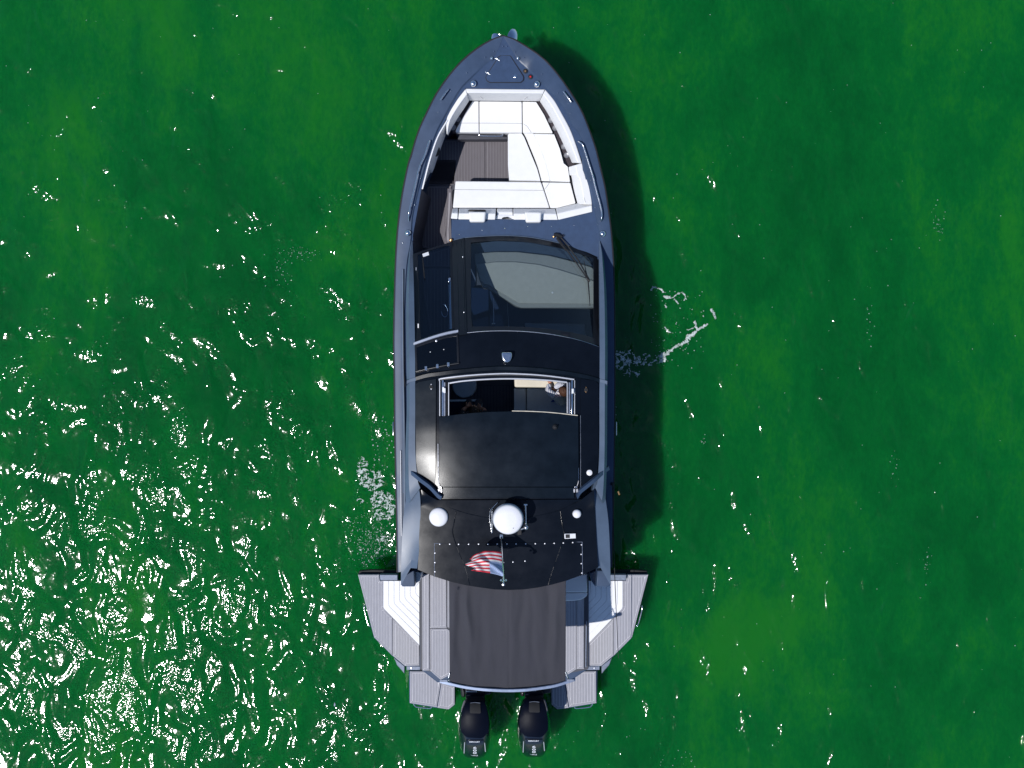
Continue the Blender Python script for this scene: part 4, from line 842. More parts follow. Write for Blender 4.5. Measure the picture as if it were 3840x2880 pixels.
# ------------------------------------------------------------------ stern: aft hull, cockpit, terraces, platforms
DZ = 0.80
slab('aft_hull', [(1578, 2128), (2208, 2128), (2208, 2508), (2130, 2560), (1640, 2560), (1574, 2508)], DZ - 0.04, 1.1, 'hull', Y, 0.02)
slab('cockpit_sole', [(1576, 2150), (2206, 2150), (2206, 2510), (1950, 2560), (1800, 2560), (1576, 2510)], DZ - 0.02, 0.05, 'darklocker', Y)
planks(S1([(752, 100), (828, 96), (832, 1165), (755, 1168)]), DZ + 0.02, Y, 'plank', 'caulk', bw=7, sp=5.4)
planks(S1([(838, 100), (1016, 100), (1020, 692), (838, 698)]), DZ, Y, 'plank', 'caulk', bw=6)
planks(S1([(838, 706), (1018, 702), (1120, 760), (1120, 1180), (955, 1270), (842, 1172)]), DZ, Y, 'plank', 'caulk', bw=7)
slab('cockpit_edge', S1([(1030, 100), (1120, 100), (1120, 720), (1030, 685)]), DZ + 0.14, 0.16, 'plank', Y, 0.006)
rs = S2([(338, 400), (415, 400), (415, 1148), (338, 1150)]); planks(S2([(338, 250), (414, 250), (412, 1148), (338, 1150)]), DZ + 0.02, Y, 'plank', 'caulk', bw=7, sp=5.4)
planks(S2([(100, 250), (333, 250), (331, 1150), (215, 1225), (100, 1200)]), DZ, Y, 'plank', 'caulk', bw=7)
for s in (0, 1):
    q = S1([(722, 120), (748, 100), (752, 1168), (726, 1168)]); q = q if s == 0 else S2([(418, 250), (450, 150), (447, 1130), (418, 1148)])
    slab('hinge_gap', q, DZ - 0.06, 0.1, 'rubber', Y)
tube('hinge_trim', rail(S2([(442, 620), (438, 900), (436, 1130)]), DZ + 0.02), 0.010, 'greymetal', Y)
# galley seat at the right in the awning's shade
slab('aft_seat', S2([(120, 160), (450, 90), (452, 300), (120, 300)]), 1.25, 0.45, 'gelwhite', Y, 0.02, 3)
slab('aft_seat_front', S2([(120, 303), (452, 303), (450, 338), (425, 360), (375, 386), (300, 396), (120, 400)]), 1.22, 0.42, 'gelwhite', Y, 0.02, 3)
TZ = 0.72
def terrace(s):
    f = S1 if s < 0 else (lambda p: mir(S1(p)))
    bd = planks(f([(38, 105), (268, 105), (280, 172), (316, 172), (316, 458), (330, 490), (418, 585), (418, 1000), (218, 798)]), TZ, Y, 'plank', 'caulk', base='terrace_board')
    planks(f([(424, 590), (718, 885), (720, 1112), (560, 1116), (424, 1002)]), TZ, Y, 'plankwarm', 'caulk', base='terrace_board')
    slab('terrace_shell', f([(36, 100), (272, 100), (280, 165), (722, 165), (724, 1118), (560, 1122), (418, 1008), (214, 804)]), TZ - 0.04, 0.14, 'hull', Y, 0.01)
    slab('terrace_edge', f([(50, 62), (200, 50), (475, 60), (475, 108), (38, 103)]), TZ - 0.12, 0.12, 'rubber', Y, 0.01)
    pad = slab('terrace_pad', f([(318, 172), (720, 172), (720, 884), (338, 495), (322, 475), (318, 455)]), TZ + 0.004, 0.03, 'padseam', Y)
    def curve(k):
        x = 318 + 60 * k if k else 318
        yb = 458 - 27 * k; pts = [(x, yb), (x + 4, yb + 16), (x + 14, yb + 32), (x + 24, yb + 42)]
        ye = yb + 42 + (720 - x - 24) * (1.0 if k else 1.03); return [(x, 172)] + pts + [(720, ye)]
    for k in range(7):
        a = curve(k); a = [p for p in a if p[0] <= 720]
        if k < 6: b2 = curve(k + 1)
        else: b2 = [(720, 172)]
        poly = a + b2[::-1]
        g = 1.3
        poly = inset(f(clean(poly)), 0.40)
        slab('pad_strip', poly, TZ + 0.016, 0.03, 'pad', pad, 0.003, 1)
    hb_ = slab('hinge_box', f([(276, 105), (476, 105), (476, 167), (285, 167)]), TZ + 0.10, 0.16, 'greymetal', Y, 0.008)
    slab('support_bracket', f([(440, 1030), (470, 1110), (520, 1165), (552, 1205), (556, 1120)]), 0.35, 0.25, 'greymetal', Y, 0.01)
    h2 = slab('hinge_box', f([(576, 1120), (726, 1122), (726, 1165), (576, 1162)]), TZ - 0.10, 0.14, 'greymetal', Y, 0.006)
    x, y = f([(632, 1142)])[0]; lathe('bolt', [(0, 0), (0.022, 0), (0.018, 0.008), (0, 0.01)], P(x, y, TZ - 0.10), 'brushed', h2, 14)
    tube('terrace_rail', rail(f([(118, 440), (105, 455), (108, 500), (130, 590), (148, 650), (165, 675), (178, 680)]), [TZ - 0.1] + [TZ - 0.06] * 5 + [TZ - 0.1], 40), 0.012, 'chrome', Y)
    # swim platform
    PZ = 0.55
    slab('platform_shell', f([(600, 1172), (835, 1172), (965, 1290), (1115, 1345), (1118, 1548), (1045, 1604), (880, 1582), (606, 1534)]), PZ - 0.03, 0.30, 'hull', Y, 0.015)
    planks(f([(618, 1178), (833, 1178), (950, 1290), (958, 1300), (912, 1574), (614, 1528)]), PZ, Y, 'plank', 'caulk', base='platform_board')
    planks(f([(968, 1303), (1110, 1350), (1110, 1544), (1044, 1598), (922, 1580)]), PZ, Y, 'plank', 'caulk', base='platform_board')
    tube('platform_handle', rail(f([(655, 1535), (668, 1560), (700, 1576), (820, 1588), (848, 1584), (856, 1565)]), PZ - 0.08, 30), 0.012, 'chrome', Y)
terrace(-1); terrace(1)
# ------------------------------------------------------------------ awning over the aft cockpit
def awning():
    nx, ny = 90, 60; V = []; Fc = []
    wobble = [(0.03, 0.02), (0.10, -0.022), (0.17, 0.030), (0.27, -0.016), (0.40, -0.010), (0.52, 0.016), (0.62, -0.012), (0.72, -0.012), (0.84, -0.030), (0.92, 0.022)]
    for j in range(ny + 1):
        t = j / ny
        for i in range(nx + 1):
            u = i / nx
            xl_ = 1684 + 2 * t; xr_ = 2122 - 1 * t
            yb = 2556 + 28 * (1 - (2 * u - 1) ** 2)
            x = xl_ + (xr_ - xl_) * u; y = 2170 + (yb - 2170) * t
            z = 2.80 + 0.01 * t - 0.02 * (2 * u - 1) ** 2 - 0.06 * math.sin(math.pi * t)
            amp = (1 - t) ** 0.7
            for c, a in wobble: z += amp * min(1, t * 4) * (1.6 + 0.8 * math.sin(c * 40 + t * 5)) * a * math.exp(-((u - c - 0.018 * math.sin(4 * t + c * 23) - 0.010 * math.sin(11 * t + c * 50)) / (0.026 + 0.02 * (c * 7 % 1))) ** 2)
            z += 0.004 * noise.noise(Vector((u * 25, t * 6, 0))) + 0.012 * noise.noise(Vector((u * 7 + t * 2, t * 4, 3)))
            z -= 0.012 * math.exp(-((u - 0.515) / 0.006) ** 2)
            V.append(P(x, y, z))
    for j in range(ny):
        for i in range(nx):
            a = j * (nx + 1) + i; Fc.append((a, a + 1, a + nx + 2, a + nx + 1))
    me = mesh_of(V, Fc, 'awning')
    o = link('awning', me, 'awning', Y, True, 80)
    md = o.modifiers.new('thickness', 'SOLIDIFY'); md.thickness = 0.004
    return o
aw = awning()
bm_ = A5([(645, 838), (700, 852), (800, 875), (900, 890), (1000, 898), (1110, 902), (1230, 898), (1350, 884), (1450, 866), (1580, 825)])
bar = rail(bm_, [2.80, 2.81, 2.82, 2.83, 2.84, 2.84, 2.84, 2.83, 2.82, 2.80], 60)
loft('awning_bar', [[v + Vector((0, -0.028, 0.0)) for v in bar], [v + Vector((0, -0.02, 0.022)) for v in bar], [v + Vector((0, 0.02, 0.022)) for v in bar], [v + Vector((0, 0.028, 0)) for v in bar], [v + Vector((0, 0, -0.03)) for v in bar]], 'awnbar', aw)
for pts in (A5([(712, 782), (700, 830), (692, 848)]), A5([(1512, 775), (1530, 825), (1545, 838)])):
    tubes('awning_strut', [([P(x, y, 2.8) for x, y in pts], 0.008), ([P(x + 4, y, 2.77) for x, y in pts], 0.006)], 'brushed', aw)
for pt in ((672, 836), (1548, 832)):
    x, y = A5([pt])[0]; slab('awning_bracket', [(x - 14, y - 4), (x + 14, y - 4), (x + 14, y + 5), (x - 14, y + 5)], 2.86, 0.03, 'greymetal', aw, 0.004)
# long thin aerial at the right side, folded back
a0 = P(2297, 1815, 1.9); a1 = P(2305, 2150, 1.6); a2 = P(2319, 2468, 1.35)
rail_pts = smoothpath([a0, a1, a2], 40)
ae = tube('whip_aerial', rail_pts, 0.008, 'rubber', Y, 8, rr=[0.009 - 0.004 * i / 39 for i in range(40)])
lathe('aerial_base', [(0, 0), (0.03, 0), (0.02, 0.06), (0, 0.07)], P(2296, 1815, 1.58), 'frame', ae, 16)

# ------------------------------------------------------------------ outboard engines
def outboard(dx, dy, idx):
    g = lambda pts: [(x + dx, y + dy) for x, y in E1(pts)]
    # cowling rings: half widths along the length (engine axis), heights
    st = [(415, 525, 195, 1.20, 0.86), (450, 525, 215, 1.30, 0.80), (560, 522, 245, 1.38, 0.7), (700, 520, 282, 1.42, 0.62), (900, 520, 315, 1.43, 0.58), (1080, 520, 314, 1.41, 0.56),
          (1180, 520, 305, 1.37, 0.56), (1300, 520, 280, 1.30, 0.56), (1420, 520, 245, 1.20, 0.58), (1500, 520, 215, 1.10, 0.60), (1555, 520, 170, 0.98, 0.62), (1580, 520, 100, 0.88, 0.66)]
    def ring(sy, cx, hw, zt, zb, m=28):
        out = []
        for k in range(m):
            a = 2 * math.pi * k / m; c_, s_ = math.cos(a), math.sin(a)
            e = 0.55
            ux = math.copysign(abs(c_) ** e, c_); uz = math.copysign(abs(s_) ** 0.8, s_)
            z = (zt + zb) / 2 + uz * (zt - zb) / 2
            wfac = 1.05 if uz < 0 else 1.05 - 0.12 * max(0, uz) ** 2
            q = g([(cx + ux * hw * wfac, sy)])[0]
            # keep the widest (low) ring on the outline seen in the photo
            out.append(P(q[0], q[1], z))
        return out
    rings = [ring(*s_) for s_ in st]
    m = 28; V = [v for r_ in rings for v in r_]; Fc = []
    for j in range(len(rings) - 1):
        for k in range(m): Fc.append((j * m + k, j * m + (k + 1) % m, (j + 1) * m + (k + 1) % m, (j + 1) * m + k))
    Fc += [tuple(range(m)), tuple((len(rings) - 1) * m + k for k in range(m))[::-1]]
    eng = link('outboard_motor', mesh_of(V, Fc), 'engine', Y, True, 70)
    sb = eng.modifiers.new('smooth', 'SUBSURF'); sb.levels = 1; sb.render_levels = 1
    def zt(y): return lerp_tab([(415, 1.20), (450, 1.30), (560, 1.38), (700, 1.42), (900, 1.43), (1080, 1.41), (1180, 1.37), (1300, 1.30), (1420, 1.20), (1500, 1.10), (1555, .98)], y)
    cy = {}
    ez = lambda px, py: zt((py - dy - 2540) / (420 / 2177))
    # satin lid with a chevron rear edge, raised a little
    lid = g([(365, 440), (700, 440), (762, 640), (795, 850), (790, 1060), (700, 1160), (640, 1188), (400, 1172), (335, 1150), (244, 1040), (238, 850), (272, 640)])
    li = sheet('cowling_lid', lid, lambda x, y: ez(x, y) + 0.010 - 0.05 * ((x - (1680 + 520 * .193 + dx)) / 52) ** 2, 0.10, 'engine2', eng, (), 14, 0.01)
    rec = sheet('air_intake', g([(428, 505), (610, 492), (628, 520), (640, 690), (620, 706), (440, 700), (424, 680)]), lambda x, y: ez(x, y) + 0.022 - 0.04 * ((x - (1680 + 520 * .193 + dx)) / 52) ** 2, 0.03, 'rubber', eng, (), 14, 0.006)
    tube('intake_edge', rail(g([(432, 500), (520, 490), (625, 500)]), lambda x, y: ez(x, y) + 0.028), 0.004, 'greymetal', eng, 6)
    # rear face panel
    rp_ = sheet('rear_panel', g([(345, 1225), (700, 1225), (690, 1300), (640, 1335), (520, 1350), (400, 1335), (350, 1300)]), lambda x, y: ez(x, y) + 0.012 - 0.03 * ((x - (1680 + 520 * .193 + dx)) / 40) ** 2, 0.03, 'engine', eng, (), 10, 0.006)
    for a, b_ in (((322, 1265), (312, 1480)), ((712, 1275), (728, 1450))):
        (x0_, y0_), (x1_, y1_) = g([a, b_]); w_ = 1.3
        slab('chrome_stripe', [(x0_ - w_, y0_), (x0_ + w_, y0_), (x1_ + w_, y1_), (x1_ - w_, y1_)], 0, 0.03, 'silver', eng, 0.002, zf=lambda x, y: ez(x, y) - 0.040)
    def put(s, size, at, zoff, bold, xs, tilt):
        x, y = g([at])[0]; me = textmesh(s, size, bold, xs)
        o = link('lettering', me, 'decal', eng, False); o.location = P(x, y, ez(x, y) + zoff)
        o.rotation_euler = (tilt, 0, 0)
        return o
    for ch, yy in (('6', 1370), ('0', 1422), ('0', 1470)): put(ch, 0.056, (522, yy), 0.035, 0.0012, 2.3, R(18))
    put('MERCURY', 0.036, (515, 1256), 0.024, 0.0008, 1.15, R(12))
    x, y = g([(520, 1518)])[0]; put('V12', 0.034, (535, 1520), 0.045, 0.0005, 1.5, R(24))
    xs_ = g([(445, 1508), (475, 1522), (500, 1515)]); tube('swoosh', [P(a, b_, ez(a, b_) + 0.04) for a, b_ in xs_], 0.003, 'decal', eng, 6)
    # neck, midsection and bracket to the transom
    slab('engine_neck', g([(340, 330), (700, 330), (720, 420), (690, 440), (350, 440)]), 1.10, 0.6, 'engine2', eng, 0.02)
    for yy, hh in ((300, 1.02), (340, 1.06), (375, 1.10), (400, 1.14)):
        slab('neck_rib', g([(345, yy), (690, yy), (700, yy + 18), (338, yy + 18)]), hh + 0.02, 0.06, 'frame', eng, 0.006)
    slab('bracket', g([(350, 270), (560, 262), (570, 330), (350, 335)]), 1.0, 0.1, 'brushed', eng, 0.01)
    slab('transom_bracket', g([(330, 120), (860, 120), (850, 330), (720, 350), (330, 330)]), 0.85, 0.9, 'frame', eng, 0.02)
    slab('steering_ram', g([(245, 180), (300, 180), (340, 300), (330, 400), (262, 390), (248, 300)]), 0.8, 0.2, 'frame', eng, 0.03)
    slab('midsection', g([(430, 600), (620, 600), (640, 1100), (520, 1250), (410, 1100)]), 0.62, 1.1, 'frame', eng, 0.03)
    slab('cavitation_plate', g([(390, 700), (660, 700), (640, 1200), (520, 1300), (410, 1200)]), -0.35, 0.03, 'frame', eng, 0.005)
    return eng
outboard(0, 0, 0); outboard(221.5, -3.5, 1)

# ================================================================== ANCHOR
anchor = thing('anchor', 'shiny steel anchor hanging under the tip of the bow with its two flukes showing', 'anchor', (P(1888, 130, 1.2)))
def leaf(name, pts, z, m, parent, tilt):
    c = (sum(p[0] for p in pts) / len(pts), sum(p[1] for p in pts) / len(pts))
    return sheet(name, pts, lambda x, y: z + tilt * (x - c[0]) * K + 0.03 * (1 - ((x - c[0]) ** 2 + (y - c[1]) ** 2) / 500), 0.02, m, parent, (), 7, 0.004)
r_l = [(1901, 150), (1903, 132), (1908, 120), (1915, 110), (1922, 107), (1931, 109), (1937, 118), (1940, 130), (1939, 147), (1934, 165), (1915, 165)]
leaf('fluke', r_l, 1.25, 'steelblue', anchor, -0.5)
l_l = [(1880, 138), (1872, 130), (1862, 125), (1851, 125), (1845, 130), (1843, 142), (1846, 156), (1870, 160)]
leaf('fluke', l_l, 1.25, 'steelblue', anchor, 0.35)
tube('shank', [P(1890, 128, 1.3), P(1890, 145, 1.6), P(1890, 165, 1.78)], 0.03, 'chrome', anchor, 10)

# ================================================================== FLAG
flag = thing('flag', 'red and white striped flag with starred blue corner on the staff behind the radome', 'flag', st0)
def make_flag():
    top = st0.lerp(st1, 0.965); bot = st0.lerp(st1, 0.42)
    fT = P(*F1([(203, 1312)])[0], rz + 0.74); fB = P(*F1([(150, 1118)])[0], rz + 0.50)
    nu, nv = 40, 26; V = []; F_ = []; mi = []
    for j in range(nv + 1):
        v = j / nv
        for i in range(nu + 1):
            u = i / nu
            a = top.lerp(bot, v); b = fT.lerp(fB, v); p = a.lerp(b, u)
            arch = math.sin(math.pi * u) * 0.055 * (0.3 + v)
            p += Vector((0, arch, 0))
            rip = 0.055 * math.sin(u * 7.5 + v * 2.6) * u ** 0.6 + 0.04 * math.exp(-((v - 0.12 - 0.75 * u) / 0.09) ** 2) + 0.018 * math.sin(u * 21 - v * 8) * u
            p += Vector((0.0, 0.25 * rip, rip))
            if u > 0.85: p += Vector((0.10 * (u - 0.85) / 0.15 * math.sin(v * 9) * 0.6, 0, 0))
            V.append(p)
    for j in range(nv):
        for i in range(nu):
            a = j * (nu + 1) + i; F_.append((a, a + 1, a + nu + 2, a + nu + 1))
            mi.append(2 if (j < 14 and i < 16) else (0 if (j // 2) % 2 == 0 else 1))
    me = bpy.data.meshes.new('flag'); me.from_pydata([tuple(v) for v in V], [], F_)
    for k in ('flagred', 'flagwhite', 'flagblue'): me.materials.append(M[k])
    me.polygons.foreach_set('material_index', mi); me.update()
    o = link('cloth', me, None, flag, True, 180)
    md = o.modifiers.new('t', 'SOLIDIFY'); md.thickness = 0.002
    # stars on both sides
    SV, SF = [], []
    def at(u, v):
        i = min(nu - 1, int(u * nu)); j = min(nv - 1, int(v * nv)); fu, fv = u * nu - i, v * nv - j
        q = lambda a, b: V[b * (nu + 1) + a]
        return q(i, j).lerp(q(i + 1, j), fu).lerp(q(i, j + 1).lerp(q(i + 1, j + 1), fu), fv)
    for r_ in range(9):
        for c_ in range(6 if r_ % 2 == 0 else 5):
            cu = 0.4 * (c_ * 2 + 1 + (r_ % 2)) / 12; cv = (7 / 13) * (r_ + 1) / 10
            for s in (1, -1):
                nrm = (at(cu + 0.01, cv) - at(cu, cv)).cross(at(cu, cv + 0.02) - at(cu, cv)).normalized() * 0.004 * s
                k = len(SV)
                for t in range(10):
                    rad = 0.016 if t % 2 == 0 else 0.007; a = math.pi * t / 5
                    SV.append(at(max(0, cu + rad * math.cos(a) * 0.55), max(0, cv + rad * math.sin(a))) + nrm)
                SF.append(tuple(range(k, k + 10)))
    me2 = bpy.data.meshes.new('stars'); me2.from_pydata([tuple(v) for v in SV], [], SF)
    s_o = link('stars', me2, 'flagwhite', flag, False); s_o['kind'] = 'stuff'
make_flag()

# ================================================================== PEOPLE
def skin_mesh(name, joints, edges, m, parent, sub=2):
    me = bpy.data.meshes.new(name); me.from_pydata([tuple(j[0]) for j in joints], edges, []); me.update()
    o = bpy.data.objects.new(name, me); COL.objects.link(o)
    o.modifiers.new('skin', 'SKIN'); sd = o.data.skin_vertices[0].data
    for i, j in enumerate(joints):
        r_ = j[1]; sd[i].radius = r_ if isinstance(r_, tuple) else (r_, r_)
    sd[0].use_root = True
    md = o.modifiers.new('sub', 'SUBSURF'); md.levels = sub; md.render_levels = sub
    me.materials.append(M[m])
    dg = bpy.context.evaluated_depsgraph_get(); me2 = bpy.data.meshes.new_from_object(o.evaluated_get(dg))
    bpy.data.objects.remove(o)
    o = link(name, me2, None, parent, True, 180); return o
def head(parent, c, face, r_, hairm, tilt=0.25):
    """head with nose, ears, eyes and a cap of hair; 'face' is the facing direction"""
    f = Vector((face[0], face[1], -tilt)).normalized(); s = f.cross(Vector((0, 0, 1))).normalized(); u = s.cross(f).normalized()
    def ell(cc, ra, rb, rc, seg=20, cut=None, wob=0.0):
        V, F_ = [], []
        for i in range(seg + 1):
            th = math.pi * i / seg
            for k in range(seg):
                ph = 2 * math.pi * k / seg
                d = Vector((math.sin(th) * math.cos(ph), math.sin(th) * math.sin(ph), math.cos(th)))
                w_ = 1 + wob * noise.noise(d * 4)
                V.append(cc + (f * d.x * ra + s * d.y * rb + u * d.z * rc) * w_)
        for i in range(seg):
            for k in range(seg): F_.append((i * seg + k, i * seg + (k + 1) % seg, (i + 1) * seg + (k + 1) % seg, (i + 1) * seg + k))
        return V, F_
    parts = [ell(c, r_, r_ * 0.82, r_ * 1.18), ell(c + f * r_ * 0.98 - u * r_ * 0.15, r_ * .22, r_ * .12, r_ * .2, 8), ell(c + s * r_ * .82 - u * r_ * .1, r_ * .18, r_ * .09, r_ * .26, 8), ell(c - s * r_ * .82 - u * r_ * .1, r_ * .18, r_ * .09, r_ * .26, 8), ell(c + f * r_ * .88 - u * r_ * .58, r_ * .12, r_ * .25, r_ * .06, 8)]
    V, F_ = [], []
    for v, ff in parts: k = len(V); V += v; F_ += [tuple(i + k for i in g) for g in ff]
    hd = link('head', mesh_of(V, F_), 'skin', parent, True, 80)
    for sg in (-1, 1):
        v, ff = ell(c + f * r_ * .86 + s * sg * r_ * .32 + u * r_ * .05, r_ * .1, r_ * .12, r_ * .07, 8); link('eye', mesh_of(v, ff), 'eye', hd, True, 80)
    v, ff = ell(c - f * r_ * 0.14 + u * r_ * 0.16, r_ * 1.02, r_ * .92, r_ * 1.16, 24, wob=0.10); link('hair', mesh_of(v, ff), hairm, hd, True, 80)
    return hd
def hand(parent, w_, d, m='skin'):
    """palm with four curled fingers and a thumb"""
    d = Vector(d).normalized(); s = d.cross(Vector((0, 0, 1))).normalized(); dn = Vector((0, 0, -1))
    j = [(w_, 0.026), (w_ + d * 0.05, (0.036, 0.016)), (w_ + d * 0.085, (0.038, 0.014))]; e = [(0, 1), (1, 2)]
    for k, (o_, L_) in enumerate(((-0.030, 0.060), (-0.010, 0.072), (0.010, 0.068), (0.030, 0.052))):
        b = w_ + d * 0.088 + s * o_; i = len(j)
        j += [(b, 0.0085), (b + d * L_ * .45 + dn * 0.008, 0.0085), (b + d * L_ * .8 + dn * 0.030, 0.0078), (b + d * L_ * .85 + dn * 0.052, 0.006)]
        e += [(2, i), (i, i + 1), (i + 1, i + 2), (i + 2, i + 3)]
    i = len(j); b = w_ + d * 0.03 - s * 0.03; j += [(b, 0.011), (b + d * 0.03 - s * 0.03 + dn * .01, 0.010), (b + d * 0.055 - s * 0.03 + dn * .025, 0.007)]; e += [(1, i), (i, i + 1), (i + 1, i + 2)]
    return skin_mesh('hand', j, e, m, parent, 1)
def person_sofa():
    rt = thing('person', 'brown haired person in a white striped shirt sitting on the sofa under the sunroof', 'person', P(2100, 1495, 1.60))
    q = lambda a, z: P(*I1([a])[0], z + 0.22)
    pel = q((1900, 480), 1.52); wai = q((1880, 450), 1.68); che = q((1860, 400), 1.88); nek = q((1885, 365), 2.02); hd = q((1905, 350), 2.16)
    sL = q((1760, 425), 1.95); eL = q((1665, 340), 1.80); wL = q((1700, 215), 1.72)
    sR = q((1930, 270), 1.95); eR = q((1830, 250), 1.82); wR = q((1765, 315), 1.72)
    kL = q((1760, 260), 1.50); aL = q((1740, 210), 1.05); kR = q((1860, 200), 1.50); aR = q((1840, 160), 1.05)
    hL = q((1850, 440), 1.52); hR = q((1960, 420), 1.52)
    skin_mesh('shirt', [(pel + Vector((0, 0, .03)), (.15, .12)), (wai, (.15, .12)), (che, (.17, .125)), (nek - Vector((0, 0, .05)), .07), (sL, .072), (eL, .056), (eL.lerp(wL, .8), .042), (sR, .072), (eR, .056), (eR.lerp(wR, .8), .042)],
              [(0, 1), (1, 2), (2, 3), (2, 4), (4, 5), (5, 6), (2, 7), (7, 8), (8, 9)], 'shirt', rt)
    skin_mesh('shorts', [(pel, (.165, .13)), (hL, .095), (hL.lerp(kL, .85), .078), (hR, .095), (hR.lerp(kR, .85), .078)], [(0, 1), (1, 2), (0, 3), (3, 4)], 'shorts', rt)
    skin_mesh('body', [(nek - Vector((0, 0, .08)), .055), (nek, .05), (hd - Vector((0, 0, .06)), .05)], [(0, 1), (1, 2)], 'skin', rt, 1)
    for k, a in ((kL, aL), (kR, aR)):
        skin_mesh('leg', [(k, .056), (k.lerp(a, .4), .056), (a, .036), (a + Vector((-.02, .09, -.03)), (.04, .025)), (a + Vector((-.03, .17, -.05)), (.038, .018))], [(0, 1), (1, 2), (2, 3), (3, 4)], 'skin', rt)
    hand(rt, eL.lerp(wL, .82), wL - eL); hand(rt, eR.lerp(wR, .82), wR - eR)
    head(rt, hd, (-0.75, 0.66), 0.088, 'hair', 0.55)
def person_helm():
    c0 = P(*I1([(545, 640)])[0], 1.62)
    rt = thing('person', 'dark haired person on the dark helm seat, mostly hidden below the sliding roof panel', 'person', c0)
    q = lambda a, z: P(*I1([a])[0], z)
    pel = q((540, 760), 1.72); che = q((545, 720), 2.1); nek = q((548, 690), 2.26); hd = q((552, 650), 2.38)
    sL, eL, wL = q((400, 720), 2.15), q((370, 650), 1.95), q((440, 590), 1.85); sR, eR, wR = q((690, 720), 2.15), q((730, 650), 1.95), q((660, 600), 1.85)
    sL, sR = sL + Vector((0, -.06, 0)), sR + Vector((0, -.06, 0))
    kL, kR = q((470, 520), 1.70), q((620, 520), 1.70)
    skin_mesh('shirt', [(pel, (.15, .12)), (pel.lerp(che, .5), (.15, .12)), (che, (.17, .12)), (nek, .06), (sL, .07), (eL, .055), (sR, .07), (eR, .055)], [(0, 1), (1, 2), (2, 3), (2, 4), (4, 5), (2, 6), (6, 7)], 'darkshirt', rt)
    skin_mesh('trousers', [(pel, (.16, .13)), (pel.lerp(kL, .5), .085), (kL, .07), (kL + Vector((0, .03, -.45)), .05), (pel.lerp(kR, .5), .085), (kR, .07), (kR + Vector((0, .03, -.45)), .05)], [(0, 1), (1, 2), (2, 3), (0, 4), (4, 5), (5, 6)], 'darkshirt', rt)
    skin_mesh('arms', [(nek, .05), (hd - Vector((0, 0, .05)), .05)], [(0, 1)], 'skin', rt, 1).name = 'neck'
    for e_, w_ in ((eL, wL), (eR, wR)):
        skin_mesh('forearm', [(e_, .045), (w_, .03)], [(0, 1)], 'skin', rt, 1); hand(rt, w_, w_ - e_)
    head(rt, hd, (0.1, 1), 0.095, 'hairdark', 0.2)
person_sofa(); person_helm()

# ================================================================== FOAM ON THE WATER
def seg_d(p, a, b):
    ax, ay = a; bx, by = b; dx, dy = bx - ax, by - ay; t = max(0, min(1, ((p[0] - ax) * dx + (p[1] - ay) * dy) / (dx * dx + dy * dy + 1e-9)))
    return math.hypot(p[0] - ax - t * dx, p[1] - ay - t * dy), t
def foam(name, label, field, x0, x1, y0, y1, st=3.2, thr=0.0):
    V, F_, idx = [], [], {}
    nx, ny = int((x1 - x0) / st), int((y1 - y0) / st); val = {}
    for j in range(ny + 1):
        for i in range(nx + 1):
            val[i, j] = field(x0 + i * st, y0 + j * st)
    def vert(i, j):
        if (i, j) not in idx:
            jx, jy = random.uniform(-.3, .3) * st, random.uniform(-.3, .3) * st
            idx[i, j] = len(V); V.append(P(x0 + i * st + jx, y0 + j * st + jy, 0.012 + 0.02 * max(0, min(0.6, val[i, j] - thr))))
        return idx[i, j]
    for j in range(ny):
        for i in range(nx):
            c = [(i, j), (i + 1, j), (i + 1, j + 1), (i, j + 1)]; on = [q for q in c if val[q] > thr]
            if len(on) == 4 or len(on) == 3: F_.append(tuple(vert(*q) for q in on))
    me = mesh_of(V, F_); o = link(name, me, 'foam', None, True, 180); md = o.modifiers.new('t', 'SOLIDIFY'); md.thickness = 0.008
    o['kind'] = 'stuff'; o['label'] = label; return o
def nz(x, y, s, o=0): return noise.fractal(Vector((x / s, y / s, o)), 0.6, 2.1, 6)
def blob(x, y, cx, cy, rx, ry): return 1 - ((x - cx) / rx) ** 2 - ((y - cy) / ry) ** 2
def f_left(x, y):
    m1 = max(blob(x, y, 1362, 1770, 30, 65), blob(x, y, 1400, 1800, 55, 50), blob(x, y, 1425, 1880, 42, 55), blob(x, y, 1455, 1900, 35, 60), blob(x, y, 1425, 1935, 35, 22), blob(x, y, 1350, 1880, 18, 14))
    m2 = blob(x, y, 1450, 2025, 42, 26) * 0.9
    m3 = blob(x, y, 1420, 2060, 90, 50) * 0.25
    r_ = abs(nz(x + 12 * nz(x, y, 40, 5), y, 26)); r2 = nz(x, y, 11, 3)
    if x > 1489: return -1
    r3 = abs(nz(x, y + 8 * nz(x, y, 20, 9), 12, 7)); return max(min(m1, 0.55) * 0.95, min(m2, .5) * .85) - 0.95 * r_ - 0.65 * r3 - 0.15 * max(0, r2) if max(m1, m2) > 0 else (m3 + 0.9 * r2 - 0.62 if m3 > 0 else -1)
foam('foam', 'broken white foam patch against the left side of the hull', f_left, 1310, 1489, 1660, 2110, 1.7)
Z7 = conv(2200, 1050, 520 / 2212)
streak = Z7([(1205, 1260), (1200, 1200), (1270, 1180), (1390, 1080), (1490, 1030), (1570, 990), (1620, 920), (1690, 870), (1760, 800), (1850, 750), (1930, 705)])
wid = [16, 12, 8, 5, 7, 6, 11, 8, 5, 6, 4]
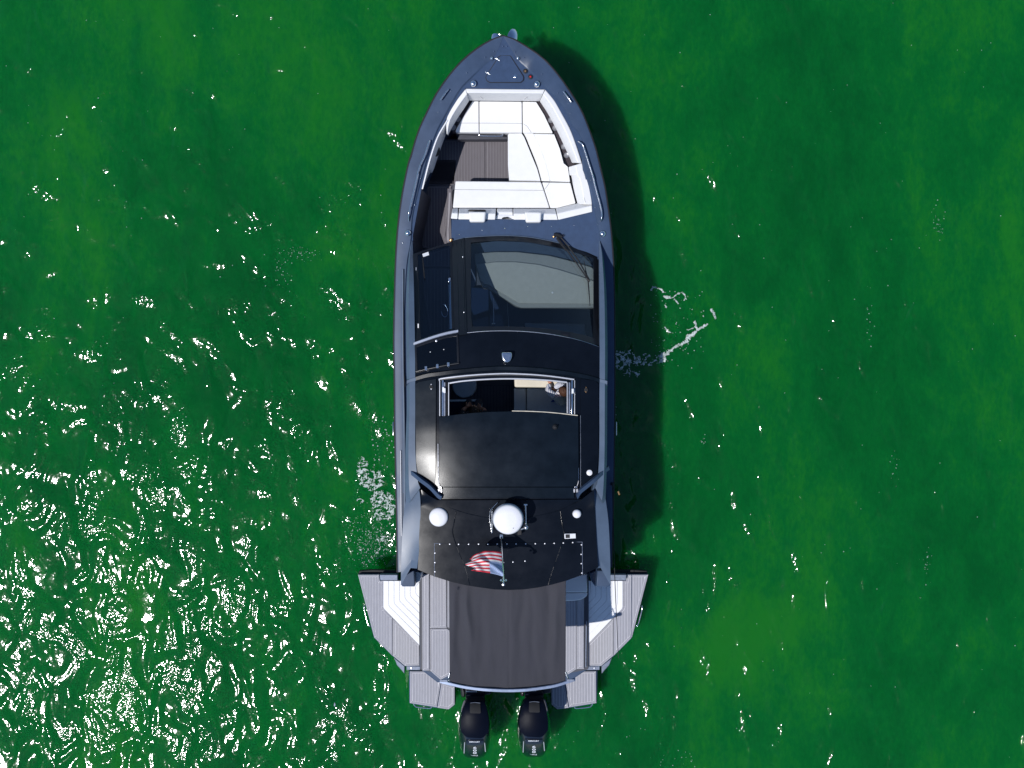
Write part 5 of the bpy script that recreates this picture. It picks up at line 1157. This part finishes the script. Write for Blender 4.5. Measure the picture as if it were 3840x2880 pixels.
extra = [(Z7([(1725, 660), (1745, 740), (1775, 790)]), 4.5), (Z7([(1990, 480), (2030, 540), (2045, 600)]), 6), (Z7([(1030, 160), (1060, 110), (1120, 130), (1200, 145), (1230, 195)]), 4), (Z7([(1270, 270), (1350, 300), (1400, 260), (1430, 230), (1510, 195), (1560, 230), (1580, 290), (1560, 320)]), 3.5), (Z7([(1255, 270), (1300, 270)]), 7), (Z7([(1400, 305), (1460, 380)]), 3), (Z7([(1250, 750), (1280, 810), (1340, 835)]), 3), (Z7([(1255, 405), (1270, 430)]), 4), (Z7([(1620, 795), (1710, 765)]), 2)]
def f_right(x, y):
    b = -9
    for k in range(len(streak) - 1):
        d, t = seg_d((x, y), streak[k], streak[k + 1]); b = max(b, 1 - d / (wid[k] * (1 - t) + wid[k + 1] * t))
    for pl, w_ in extra:
        for a, c in zip(pl, pl[1:]): b = max(b, 1 - seg_d((x, y), a, c)[0] / w_)
    return b + 0.9 * nz(x, y, 9) if b > -1.2 else -1
foam('foam', 'thin pale foam streak trailing away from the right side of the hull', f_right, 2420, 2720, 1060, 1380, 2.0)
def f_right2(x, y):
    m_ = max(blob(x, y, 2340, 1350, 70, 45), blob(x, y, 2430, 1350, 50, 28), blob(x, y, 2370, 1400, 40, 18))
    if m_ < 0: return -1
    return 0.42 * min(1, m_ * 2) - 1.5 * abs(nz(x + 9, y, 30, 8)) - 0.2 * max(0, nz(x, y, 9, 2))
foam('foam', 'lacy foam in the shade of the hull at its right side', f_right2, 2290, 2500, 1290, 1440, 2.4)
# scattered specks of foam and bubbles
V, F_ = [], []
def speck(x, y, r_):
    c = P(x, y, 0.012); k = len(V); n = 6; ph = random.random() * 6
    for t in range(n): V.append(c + Vector((math.cos(ph + t * 1.047) * r_ * random.uniform(.6, 1.2), math.sin(ph + t * 1.047) * r_ * random.uniform(.6, 1.2), 0)))
    V.append(c + Vector((0, 0, 0.008)))
    for t in range(n): F_.append((k + t, k + (t + 1) % n, k + n))
for _ in range(90): speck(random.uniform(2440, 2640), random.uniform(1090, 1330), random.uniform(.004, .014))
for _ in range(420):
    a = random.gauss(0, 1); speck(1395 + 45 * a, random.gauss(2030, 60), random.uniform(.004, .012))
for _ in range(60): speck(random.uniform(1380, 1485), random.uniform(1560, 1760), random.uniform(.006, .016))
for cx, cy, n_, sx, sy in ((3520, 830, 30, 14, 40), (1120, 950, 60, 45, 18), (1060, 1010, 30, 18, 35), (3480, 2120, 20, 12, 60), (3260, 1200, 16, 8, 50), (2640, 1650, 12, 10, 16), (3360, 1740, 14, 12, 40), (2560, 2850, 20, 60, 30), (1850, 2730, 60, 130, 25)):
    for _ in range(n_): speck(random.gauss(cx, sx), random.gauss(cy, sy), random.uniform(.003, .011))
for _ in range(300): speck(random.uniform(0, 3840), random.uniform(0, 2880), random.uniform(.004, .011))
F_ = [f for f in F_]
sp_o = link('foam_specks', mesh_of(V, F_), 'foam', None, False); sp_o['kind'] = 'stuff'; sp_o['label'] = 'tiny specks of foam scattered on the green water'
